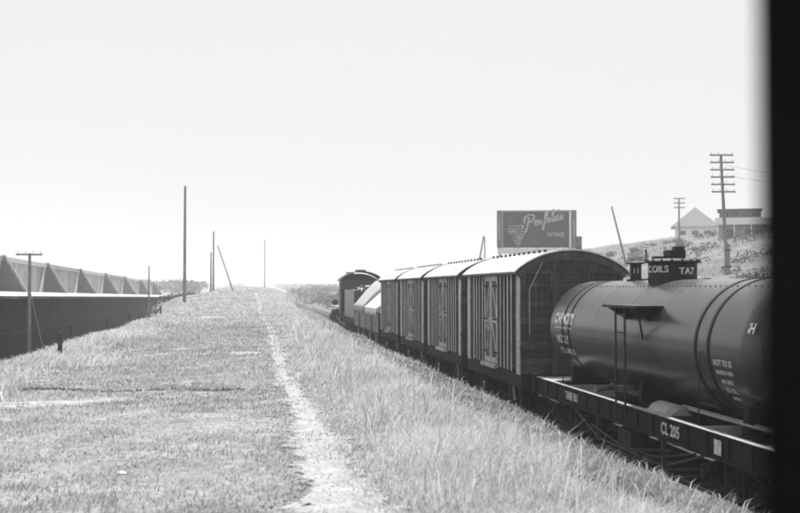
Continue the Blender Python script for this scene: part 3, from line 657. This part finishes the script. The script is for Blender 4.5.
# tall boundary hedge/treeline and far fence
def leaf_mass(name, pts, m, n_per, size, label, kind='stuff', cat=None, parent=None, seed=0):
    r = np.random.default_rng(seed); Vs = []; S = []
    for (cx, cy, cz, rx, ry, rz) in pts:
        d = r.normal(size=(n_per, 3)); d /= np.linalg.norm(d, axis=1)[:, None]; rad = r.random(n_per)**.4
        c = np.stack([cx + d[:,0]*rad*rx, cy + d[:,1]*rad*ry, cz + d[:,2]*rad*rz], 1)
        u = r.normal(size=(n_per, 3)); u /= np.linalg.norm(u, axis=1)[:, None]; v = np.cross(u, r.normal(size=(n_per, 3))); v /= np.linalg.norm(v, axis=1)[:, None]
        s = size*r.uniform(.6, 1.4, n_per)[:, None]
        Vs.append(np.stack([c-u*s, c+v*s*.5, c+u*s, c-v*s*.5], 1).reshape(-1, 3)); S.append(np.repeat(r.random(n_per), 4))
    V = np.concatenate(Vs); F = np.arange(len(V)).reshape(-1, 4)
    o = np_mesh(name, V, F, m, np.concatenate(S), kind=kind, label=label, parent=parent)
    if cat: o['category'] = cat
    return o
r0 = np.random.default_rng(3)
pts = []
for k in range(70):
    y = r0.uniform(250, 330); x = r0.uniform(-75, -14); pts.append((x, y, float(H(x, y))+1.2, r0.uniform(3, 6), 3, r0.uniform(1.2, 2.2)))
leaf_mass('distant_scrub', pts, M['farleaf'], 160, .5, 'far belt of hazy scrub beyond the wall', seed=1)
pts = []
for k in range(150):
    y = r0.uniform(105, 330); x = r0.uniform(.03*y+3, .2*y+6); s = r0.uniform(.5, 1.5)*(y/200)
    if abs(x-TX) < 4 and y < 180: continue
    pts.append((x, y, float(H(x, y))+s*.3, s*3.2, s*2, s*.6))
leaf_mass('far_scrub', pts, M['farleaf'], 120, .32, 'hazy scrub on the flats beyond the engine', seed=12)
pts = []
for k in range(220):          # scrub on the hillside
    y = r0.uniform(38, 130); x = r0.uniform(13, 58); s = r0.uniform(.3, .9); pts.append((x, y, float(H(x, y))+s*.25, s*1.5, s*1.3, s*.6))
leaf_mass('hillside_scrub', pts, M['weed'], 110, .11, 'low dark scrub scattered over the hillside', seed=2)
pts = []
for k in range(160):          # dark weeds on the cutting side and in the ditch at left
    y = r0.uniform(22, 150); x = r0.uniform(-11.6, -7.4); s = r0.uniform(.25, .7); pts.append((x, y, float(H(x, y))+s*.3, s*1.4, s*1.4, s*.8))
leaf_mass('ditch_weeds', pts, M['scrub'], 110, .10, 'dark weeds along the foot of the retaining wall', seed=4)
pts = []
for k in range(46):
    y = r0.uniform(58, 110); x = r0.uniform(-6.5, .5); s = r0.uniform(.2, .5); pts.append((x, y, float(H(x, y))+s*.2, s*1.9, s*1.2, s*.5))
for (x, y, s) in tuple((-3.5+k*.13, 17.7+.25*math.sin(k*.5), r0.uniform(.02, .06)) for k in range(0, 26)) + ((-3.2, 8.9, .13), (-3.0, 9.0, .12)): pts.append((x, y, float(H(x, y))+s*.1, s*2.2, s*1, s*.5))
leaf_mass('bank_weeds', pts, M['farleaf'], 60, .03, 'low dark weeds on the bank', seed=5)

# ------------------------------------------------------------------ fence posts at the bank edge
fp_l = ['stoutest dark fence post at the bank edge, nearest the camera', 'thin leaning fence post just behind the stout dark post', 'dark fence post standing midway along the bank edge', 'fence post before the far telegraph pole, beside the dark wall', 'smallest fence post, farthest along the bank edge']
for k, (x, y, h, r) in enumerate(((-4.5, 26.4, .62, .055), (-5.6, 35, .75, .04), (-5.6, 43, .85, .055), (-5.6, 50.5, .72, .05), (-5.6, 67, .75, .05))):
    z = float(H(x, y)); b = MB(); lx = random.uniform(-.04, .04)
    b.lathe([(-.3, r*1.1), (0, r*1.1), (h*.5, r), (h-.02, r*.92), (h, r*.6), (h+.005, .005)], (0,0,0), (lx, random.uniform(-.03,.03), 1), 9)
    p = thing('fence_post', (x, y, z), fp_l[k], 'fence post', 'old fence posts along the bank edge'); b.build('post', M['sleeper'], p)
    MB().box((-r-.02, -.02, h*.7), (-r+.01, .02, h*.7+.05)).build('wire_staple', M['iron'], p)

# ------------------------------------------------------------------ telegraph poles
def pole(x, y, ztop, r, arms, label, lean=(0,0), armw=1.6, stub=False, rz=0, armz=None, zb=None, group='telegraph poles'):
    z = float(H(x, y)) if zb is None else zb; h = ztop - z
    p = thing('telegraph_pole', (x, y, z), label, 'telegraph pole', group, rz)
    MB().cyl((0,0,-.3), (lean[0]*1.0, lean[1]*1.0, h), r*1.25, r*.8, n=12).build('pole', M['pole'], p, True)
    if stub:
        b = MB(); b.cyl((.0,-r*1.9,-.3), (0,-r*1.9,1.9), r*1.3, r*1.15, n=10).cyl((0,r*1.9,-.3), (0,r*1.9,2.0), r*1.3, r*1.1, n=10).build('stub_post', M['pole'], p, True)
        MB().box((-r*1.6,-r*3.3,.5), (r*1.6,r*3.3,.56)).box((-r*1.6,-r*3.3,1.5), (r*1.6,r*3.3,1.56)).build('strap', M['iron'], p)
    for k in range(arms):
        az = h - .12 - k*.45 if armz is None else armz[k]; f = az/h
        a = MB().box((lean[0]*f-armw/2, lean[1]*f-r-.09, az), (lean[0]*f+armw/2, lean[1]*f-r-.0, az+.09)).build('crossarm', M['pole'], p)
        n = 4
        for i in range(n):
            xx = lean[0]*f - armw/2 + .1 + (armw-.2)*i/(n-1); MB().lathe([(0,.02),(.06,.02),(.07,.04),(.11,.035),(.13,.04),(.16,.01)], (xx, -r-.045, az+.09), (0,0,1), 8).build('insulator', M['paintwhite'], a)
    return p
pA = pole(28.6, 64, 10.9, .10, 6, 'tall telegraph pole with six crossarms and doubled foot on the hillside', armw=1.45, stub=True, rz=-YAW, lean=(-.35, 0))
pole(41.5, 104, 11.6, .09, 3, 'smaller pole with short crossarms before the pale house', armw=1.1, rz=-YAW)
pole(31.3, 90, 9.6, .08, 0, 'bare pole leaning left on the skyline between the hoarding and the tank dome', lean=(-1.35, 0))
pP = pole(-10.9, 55.5, 4.4, .085, 1, 'short dark telegraph pole with one crossarm at the left, before the wall', armw=1.25, rz=.05)
MB().tube([(.05, 0, 4.4), (1.9, -8.0, 1.2)], .012).build('stay_wire', M['iron'], pP)
pole(-5.0, 80, 10.0, .10, 0, 'tallest bare pole on the bank edge, left of the path')
pole(-9.0, 96, 4.6, .07, 0, 'short thin post standing at the ditch, left of the tallest bare pole', zb=-.5)
pole(-4.75, 128, 9.2, .10, 0, 'hazy thin pole beyond the tallest bare pole')
pole(-5.15, 131, 6.9, .10, 0, 'short faint pole close beside the hazy thin pole', )
pole(-2.1, 118, 7.2, .07, 0, 'slender pole leaning far to the left behind the mounds', lean=(-1.85, 0), zb=2.0)
pole(1.6, 190, 11, .08, 0, 'faintest pole standing far beyond the footpath')
pole(22.1, 110, 8.0, .09, 0, 'distant leaning pole just left of the hoarding', lean=(1.0, 0))
pole(23.2, 110, 7.9, .07, 0, 'distant upright pole just left of the hoarding')
MB_ = MB()
for (a, c) in (((28.6, 64, 10.2), (52, 72, 9.6)), ((28.6, 64, 9.6), (52, 72, 9.0))):
    pts = [tuple(Vector(a).lerp(Vector(c), t/10) - Vector((0,0,.5*math.sin(math.pi*t/10)))) for t in range(11)]; MB_.tube(pts, .008, 4)
tag(MB_.build('overhead_wire', M['iron']), 'thin overhead wires running right from the tall hillside pole', 'wires')

# ------------------------------------------------------------------ hoarding
bx, by = 22.9, 88.0; hb = thing('hoarding', (bx, by, float(H(bx, by))), 'large dark painted wine hoarding with script lettering, above the nearest van', 'hoarding', rz=-R(12))
zb_ = 6.0 - float(H(bx, by)); HW = 3.25; HH = 3.0
MB().box((-HW, 0, zb_), (HW, .08, zb_+HH)).build('board', M['sign'], hb)
for s in (-1, 1):
    xa, xb = sorted((s*(HW-.02), s*(HW-.42))); o = MB().box((xa, -.04, zb_-.02), (xb, -.005, zb_+HH+.02)).build('side_panel', M['signside'], hb)
    xa, xb = sorted((s*(HW-.17), s*(HW-.25))); MB().box((xa, -.05, zb_+.7), (xb, -.042, zb_+2.3)).build('side_stripe', M['signlight'], o)
    xa, xb = sorted((s*(HW-.44), s*(HW-(.6 if s > 0 else .5)))); MB().box((xa, -.06, zb_+.02), (xb, -.004, zb_+HH-.02)).build('inner_strip', M['paintwhite'] if s > 0 else M['signlight'], hb)
MB().box((-HW, -.05, zb_+HH+.022), (HW, .1, zb_+HH+.08)).build('top_rail', M['signside'], hb)
MB().box((-HW+.05, -.06, zb_-.50), (HW-.1, .0, zb_-.03)).build('base_board', M['paintwhite'], hb)
for x in (-3.0, -1.5, 0, 1.5, 3.0):
    MB().box((x-.08, .09, -.3), (x+.08, .25, zb_+HH-.1)).build('leg', M['pole'], hb); MB().bar((x, .2, zb_+2), (x, 2.2, -.2), .1).build('strut', M['pole'], hb)
def ribbon(strokes, wd, z=-.03):
    b = MB()
    for st in strokes:
        P = [Vector((p[0], p[1])) for p in st]; Q = []
        for i in range(len(P)-1):   # Catmull-Rom
            p0 = P[max(i-1,0)]; p1 = P[i]; p2 = P[i+1]; p3 = P[min(i+2,len(P)-1)]
            for k in range(6):
                t = k/6; Q.append(.5*((2*p1)+(p2-p0)*t+(2*p0-5*p1+4*p2-p3)*t*t+(3*p1-p0-3*p2+p3)*t**3))
        Q.append(P[-1]); n = len(Q); vs = []
        for i, q in enumerate(Q):
            d = (Q[min(i+1,n-1)]-Q[max(i-1,0)]).normalized(); nn = Vector((-d.y, d.x)); w_ = wd*(.6+.5*abs(d.y))
            vs += [(q.x+nn.x*w_/2, z, q.y+nn.y*w_/2), (q.x-nn.x*w_/2, z, q.y-nn.y*w_/2)]
        b.add(vs, [(2*i, 2*i+1, 2*i+3, 2*i+2) for i in range(n-1)])
    return b
# cursive "Penfolds" climbing to the right; unit: x along, y up, letters about 1 high
def cur():
    S = []; X = lambda pts, ox: [(x+ox, y) for x, y in pts]
    S.append([(.38,.95),(.28,.3),(.12,-.35),(-.02,-.42)]); S.append([(-.02,.45),(.02,.95),(.4,1.18),(.78,1.0),(.72,.6),(.35,.45)])    # P
    S.append(X([(0,.22),(.2,.32),(.22,.45),(.1,.48),(.02,.3),(.08,.05),(.25,.05)], .85))     # e
    S.append(X([(0,.45),(.02,.03),(.08,.35),(.2,.46),(.24,.3),(.24,.05),(.34,.05)], 1.15))   # n
    S.append(X([(0,.15),(.22,.6),(.3,1.05),(.2,1.15),(.1,.8),(.02,.0),(-.05,-.5),(-.14,-.5),(-.05,-.1),(.2,.1)], 1.62))   # f
    S.append(X([(.1,.46),(0,.25),(.08,.03),(.22,.2),(.18,.44),(.1,.46),(.3,.4)], 1.92))      # o
    S.append(X([(0,.2),(.18,.8),(.2,1.12),(.1,1.1),(.06,.6),(.08,.05),(.2,.06)], 2.25))      # l
    S.append(X([(.22,.42),(.06,.44),(0,.15),(.1,.03),(.22,.3),(.34,1.08),(.28,.5),(.28,.05),(.38,.08)], 2.5))  # d
    S.append(X([(0,.1),(.14,.5),(.16,.32),(.2,.08),(.06,.02),(-.02,.1)], 2.95))              # s
    return S
sl_ = [[(x*.98 - .98, zb_ + 1.62 + y*.85 + x*.22) for x, y in st] for st in cur()]
ribbon(sl_, .13).build('script_lettering', M['signlight'], hb)
letters('WINE', .52, lambda x, y, z: (x+1.55, -.03-z, zb_+1.06+y), M['signlight'], hb, .003, .012, 1.1)
b = MB(); rr = random.Random(2)
for k in range(16): x = -.5+ k*.15; b.box((x, -.03, zb_+.2), (x+.09, -.005, zb_+.26))
b.build('small_print', M['signside'], hb)
gp = MB(); r_ = .16
rows = [(5, 1.78, -2.15), (6, 1.55, -2.25), (6, 1.32, -2.22), (5, 1.09, -2.05), (4, .86, -1.92), (3, .63, -1.78), (2, .40, -1.66), (1, .2, -1.55)]
for n_, z_, x_ in rows:
    for i in range(n_):
        gp.cyl((x_+i*.25+rr.uniform(-.03,.03), -.03, zb_+z_+rr.uniform(-.03,.03)), (x_+i*.25, -.005, zb_+z_), .13, n=12)
gp.build('grape_bunch', M['grape'], hb)
ribbon([[(-2.3, zb_+2.25), (-2.1, zb_+2.5), (-1.8, zb_+2.45)], [(-2.3, zb_+2.25), (-1.95, zb_+2.05), (-1.7, zb_+2.1)], [(-1.9, zb_+2.5), (-1.6, zb_+2.75)]], .1).build('vine_leaf', M['signside'], hb)
s2 = thing('hoarding', (27.0, 91, float(H(27, 91))), 'small grey hoarding low beside the large wine hoarding', 'hoarding', rz=-R(16))
z2 = 5.6 - float(H(27, 91)); MB().box((-.62, 0, z2), (.62, .06, z2+1.5)).build('board', M['signside'], s2)
MB().box((-.5, -.03, z2+.2), (.45, -.003, z2+.7)).box((-.35, -.03, z2+.95), (.3, -.003, z2+1.15)).build('faded_panel', M['sign'], s2)
for x in (-.5, .5): MB().box((x-.05, .062, -.2), (x+.05, .16, z2+1.45)).build('leg', M['pole'], s2)

# ------------------------------------------------------------------ houses on the hill
hx, hy = 48.4, 103; gzh = float(H(hx, hy)); h1 = thing('hill_house', (hx, hy, gzh), 'flat white banded house with dark upper windows on the hilltop', 'house', rz=-R(24))
MB().box((-3.0, 0, -1.0), (3.6, 5, 1.05)).build('wall', M['pale'], h1)
MB().box((-3.3, -1.3, 1.07), (4.0, 5.2, 1.75)).build('eaves_band', M['paintwhite'], h1)
MB().box((-2.9, -.2, 1.76), (1.05, 4, 2.55)).build('upper_storey', M['sign'], h1)
MB().box((-3.1, -.4, 2.56), (1.2, 4.2, 2.68)).build('roof', M['houseroof'], h1)
for x in (-2.7, -1.75, -.8, .15): 
    f = MB().box((x, -.26, 1.85), (x+.75, -.205, 2.45)).build('window', M['signside'], h1); MB().box((x+.06, -.28, 1.9), (x+.69, -.262, 2.4)).build('pane', M['glass'], f)
for x in (-3.1, -1.5, .1, 1.7, 3.7): MB().box((x-.06, -1.2, -1.2), (x+.06, -1.08, 1.065)).build('verandah_post', M['paintwhite'], h1)
for x in (-2.4, -.6, 1.4): 
    f = MB().box((x, -.06, -.3), (x+1.0, -.005, .8)).build('window', M['paintwhite'], h1); MB().box((x+.08, -.08, -.22), (x+.92, -.063, .72)).build('pane', M['glass'], f)
h2x, h2y = 51.0, 97; h2 = thing('hill_shed', (h2x, h2y, float(H(h2x, h2y))), 'long shed with dark roof beside the white banded house', 'shed', rz=-R(24))
MB().box((-1.8, 0, -1), (5, 4, .3)).build('wall', M['signside'], h2); MB().prism([(-.5,.3),(4.6,.3),(4.6,.42),(2.0,1.55),(-.5,.42)], 'x', -2.0, 5.2).build('roof', M['houseroof'], h2)
for x in (-1, 1.2): f = MB().box((x, -.05, -.6), (x+.9, -.004, .15)).build('window', M['paintwhite'], h2)
h3x, h3y = 65.6, 158; h3z = float(H(h3x, h3y)); h3 = thing('hill_house', (h3x, h3y, h3z), 'faint pale house with pyramid roof far behind the hilltop', 'house', rz=-R(22))
ez = 11.9 - h3z; pz = 15.1 - h3z
MB().box((-3, 0, -1), (3, 6, ez)).build('wall', M['paintwhite'], h3)
MB().add([(-3.6,-.6,ez+.01),(3.6,-.6,ez+.01),(3.6,6.6,ez+.01),(-3.6,6.6,ez+.01),(0,3,pz)], [(0,3,2,1),(0,1,4),(1,2,4),(2,3,4),(3,0,4)]).build('roof', M['signside'], h3)
for x in (-2.3, -.5, 1.3): MB().box((x, -.06, ez-1.9), (x+.9, -.004, ez-.6)).build('window', M['glass'], h3)
rt = thing('stone_wall', (49, 84, float(H(49, 84))), 'low pale ledge on the slope below the hilltop shed', 'stone wall', rz=.2)
for k in range(10): MB().box((-2+k*.52, 0, -.4), (-2+k*.52+.5, .3+.04*random.random(), .22+.06*random.random())).build('stone', M['pale'], rt)

# ------------------------------------------------------------------ tarred hut at the photographer's elbow
hut = thing('trackside_hut', (0, 0, 0), 'black tarred timber hut corner close at the right edge', 'hut', rz=-YAW)
hut.location = (0, 0, float(H(.5, 0)) - .05); HX = .196; HY = .60
MB().box((HX, HY-.12, 0), (HX+.12, HY, 2.5)).build('corner_post', M['hut'], hut)
MB().box((HX, HY-2.4, 0), (HX+.1, HY-2.3, 2.5)).box((HX+2.0, HY-.1, 0), (HX+2.1, HY, 2.5)).box((HX+2.0, HY-2.4, 0), (HX+2.1, HY-2.3, 2.5)).build('rear_post', M['hut'], hut)
for k in range(15):
    z = .02+k*.165
    MB().add([(HX+.035, HY-2.3, z), (HX+.035, HY-.12, z), (HX+.05, HY-.12, z+.163), (HX+.05, HY-2.3, z+.163), (HX+.06, HY-2.3, z), (HX+.06, HY-.12, z), (HX+.065, HY-.12, z+.163), (HX+.065, HY-2.3, z+.163)], [(0,1,2,3),(7,6,5,4),(0,4,5,1),(1,5,6,2),(2,6,7,3),(3,7,4,0)]).build('weatherboard', M['hut'], hut)
    MB().box((HX+.12, HY-.06, z), (HX+2.0, HY-.03, z+.16)).build('weatherboard', M['hut'], hut)
    MB().box((HX+.1, HY-2.38, z), (HX+2.0, HY-2.35, z+.16)).build('weatherboard', M['hut'], hut)
    MB().box((HX+2.03, HY-2.3, z), (HX+2.06, HY-.1, z+.16)).build('weatherboard', M['hut'], hut)
MB().prism([(HX-.0,2.5),(HX+2.35,2.5),(HX+2.35,2.56),(HX+1.05,3.05),(HX-.0,2.56)], 'y', HY-2.6, HY+.0).build('roof', M['hutroof'], hut)

# ------------------------------------------------------------------ grass
def blades(name, x, y, h, wd, lean, m, label, seed=0, head=None):
    r = np.random.default_rng(seed); n = len(x); z = H(x, y) - .01
    a = r.uniform(0, 2*np.pi, n); la = r.normal(.4, 1.5, n); L = lean*h
    ux, uy = np.cos(a)*wd/2, np.sin(a)*wd/2; lx, ly = np.cos(la)*L, np.sin(la)*L
    V = np.empty((n, 5, 3))
    V[:,0] = np.stack([x-ux, y-uy, z], 1); V[:,1] = np.stack([x+ux, y+uy, z], 1)
    V[:,2] = np.stack([x+ux*.8+lx*.35, y+uy*.8+ly*.35, z+h*.6], 1); V[:,3] = np.stack([x-ux*.8+lx*.35, y-uy*.8+ly*.35, z+h*.6], 1)
    V[:,4] = np.stack([x+lx, y+ly, z+h*(1-.25*lean)], 1)
    b = np.arange(n)[:,None]*5
    F = np.concatenate([b+np.array([[0,1,2]]), b+np.array([[0,2,3]]), b+np.array([[3,2,4]])])
    return np_mesh(name, V.reshape(-1,3), F, m, np.repeat(r.random(n), 5), label=label)
def samp(n, y0, y1, x0, x1, p=1.0, seed=0, clump=0):
    r = np.random.default_rng(seed); u = r.random(n)
    if p == 2: y = 1/(1/y0 + u*(1/y1 - 1/y0))
    elif p == 1: y = y0*(y1/y0)**u
    else: y = y0 + u*(y1-y0)
    x = r.uniform(x0, x1, n)
    if clump:
        k = nz(x, y, 5, 6, clump); keep = r.random(n) < np.clip(.55 + k*.6, .05, 1); x, y = x[keep], y[keep]
    return x, y, r
def off_path(x, y, r, soft=.2):
    d = np.abs(x - path_x(y)) - path_w(y)*1.0; keep = (d > soft*r.normal(size=len(x))) | (r.random(len(x)) < .28)
    for (cx, cy, rx, ry) in PATCH: keep &= (((x-cx)/rx)**2 + ((y-cy)/ry)**2 > .95*r.uniform(.4,1.3,len(x))) | (r.random(len(x)) < .15)
    return x[keep], y[keep]
# short worn grass on the flat
x, y, r = samp(380000, 5.5, 100, -5.6, 1.5, 1, 1, 4); inview = (x > -.42*y-1) & (r.random(len(x)) < 1-.92*sm((y-34+5*nz(x,y,.3,5,4))/40)) & (r.random(len(x)) < .15+.85*sm((x+5.2+.6*nz(x,y,.4,5,2))/1.6)); x, y = off_path(x[inview], y[inview], r)
n = len(x); blades('short_grass', x, y, r.uniform(.012, .06, n)*(1+y/40)*(1+.5*nz(x, y, .8, 5, 3)), .003+.0006*y, r.uniform(.3, 1.3, n), M['short'], 'short trodden grass on the flat bank', 21)
# long pale grass between path and track
x, y, r = samp(260000, 5, 75, .75, 3.35, 1, 2); x, y = off_path(x, y, r, .25); g = (r.random(len(x)) < .22 + .78*sm((x-1.1 - .25*nz(x, y, 1.3, 5, 1))/.9)) & (r.random(len(x)) > 1.3*sm((x-2.3-.3*nz(x, y, 1.1, 5, 6))/.65)); x, y = x[g], y[g]
n = len(x); edge = 1-.55*sm((x-2.3)/.8); hh = r.uniform(.09, .36, n)*(.45+.55*sm((x-.9)/1.2))*(.8+.35*nz(x, y, 2.2, 5, 8))*edge
blades('long_grass', x, y, np.clip(hh, .05, .5), .003+.0006*y, r.uniform(.3, 1.1, n), M['grass'], 'tall pale dry grass beside the ballast', 22)
# grass on the left shoulder and far bank
x, y, r = samp(90000, 16, 130, -7.0, -2.6, 1, 3); g = (x > -.44*y-2) & (r.random(len(x)) < 1-sm((x+5.0+.8*nz(x,y,.5,5,6))/1.8)); x, y = x[g], y[g]
n = len(x); blades('shoulder_grass', x, y, r.uniform(.08, .3, n), .007+.0007*y, r.uniform(.3, 1.0, n), M['grass'], 'pale grass on the shoulder above the ditch', 23)
x, y, r = samp(90000, 32, 170, -11, 4.0, 1, 5); g = r.random(len(x)) < .8*sm((y-34+6*nz(x,y,.3,5,1))/40); x, y = x[g], y[g]; x, y = off_path(x, y, r); n = len(x); blades('far_bank_grass', x, y, r.uniform(.06, .22, n), .004+.0005*y, r.uniform(.3, 1, n), M['grass'], 'pale grass over the far mounds', 24)
x, y, r = samp(36000, 35, 150, 9.5, 60, 0, 6, 11); n = len(x); blades('hillside_grass', x, y, r.uniform(.1, .4, n), .05, r.uniform(.3, 1, n), M['short'], 'rough grass over the hillside', 25)
# seed stalks standing over the long grass
x, y, r = samp(4500, 6, 45, 1.2, 2.7, 1, 15, 3); n = len(x); blades('seed_stalks', x, y, r.uniform(.22, .48, n), .005+.0007*y, r.uniform(.1, .7, n), M['grass'], 'taller bleached stalks in the long grass', 27)
# straggling weeds into the ballast
x, y, r = samp(9000, 7, 60, 2.6, 4.6, 1, 7, 2); n = len(x); blades('ballast_edge_grass', x, y, r.uniform(.03, .16, n), .004+.0006*y, r.uniform(.3, 1, n), M['grass'], 'thin grass straggling into the ballast', 26)

# ballast stones: joined octahedra
def stones(name, x, y, z, s, m, label, seed):
    r = np.random.default_rng(seed); n = len(x); base = np.array([[1,0,0],[-1,0,0],[0,1,0],[0,-1,0],[0,0,1],[0,0,-1]], float)
    V = base[None]*s[:,None,None]*r.uniform(.6, 1.2, (n, 6, 1)); th = r.uniform(0, 6.28, n); c, q = np.cos(th)[:,None], np.sin(th)[:,None]
    X = V[:,:,0]*c - V[:,:,1]*q; Y = V[:,:,0]*q + V[:,:,1]*c; V = np.stack([X+x[:,None], Y+y[:,None]+V[:,:,2]*.3, V[:,:,2]*.7+z[:,None]], 2)
    f = np.array([[0,2,4],[2,1,4],[1,3,4],[3,0,4],[2,0,5],[1,2,5],[3,1,5],[0,3,5]]); F = (np.arange(n)[:,None,None]*6 + f[None]).reshape(-1, 3)
    return np_mesh(name, V.reshape(-1,3), F, m, label=label)
x, y, r = samp(90000, 7, 60, 2.6, 5.7, 1, 8); n = len(x); zz = np.maximum(-.19 - .09*np.clip((np.abs(x-TX)-1.5)/.7, 0, 1), H(x, y)) + .005
stones('ballast_stones', x, y, zz, r.uniform(.018, .04, n), M['stone'], 'loose dark ballast stones beside the sleepers', 31)
x, y, r = samp(16000, 6, 34, -.5, 1.9, 1, 9); g = np.abs(x-path_x(y)) < path_w(y)+.22*np.abs(r.normal(size=len(x))); x, y = x[g], y[g]; n = len(x)
stones('path_pebbles', x, y, H(x, y)+.015, r.uniform(.004, .017, n), M['path_stone'], 'small pebbles and clods on the footpath', 32)
b = MB(); b.lathe([(-.03,.01),(-.02,.04),(.02,.055),(.05,.03),(.06,.01)], (0,0,0), (.2,.1,1), 9); b.v = [(p[0]*.7, p[1]*.7, p[2]*.55) for p in b.v]; o = b.build('rock', M['paintwhite'], loc=(-1.15, 9.9, float(H(-1.15, 9.9))))
tag(o, 'small white rock lying in the short grass left of the path', 'rock')
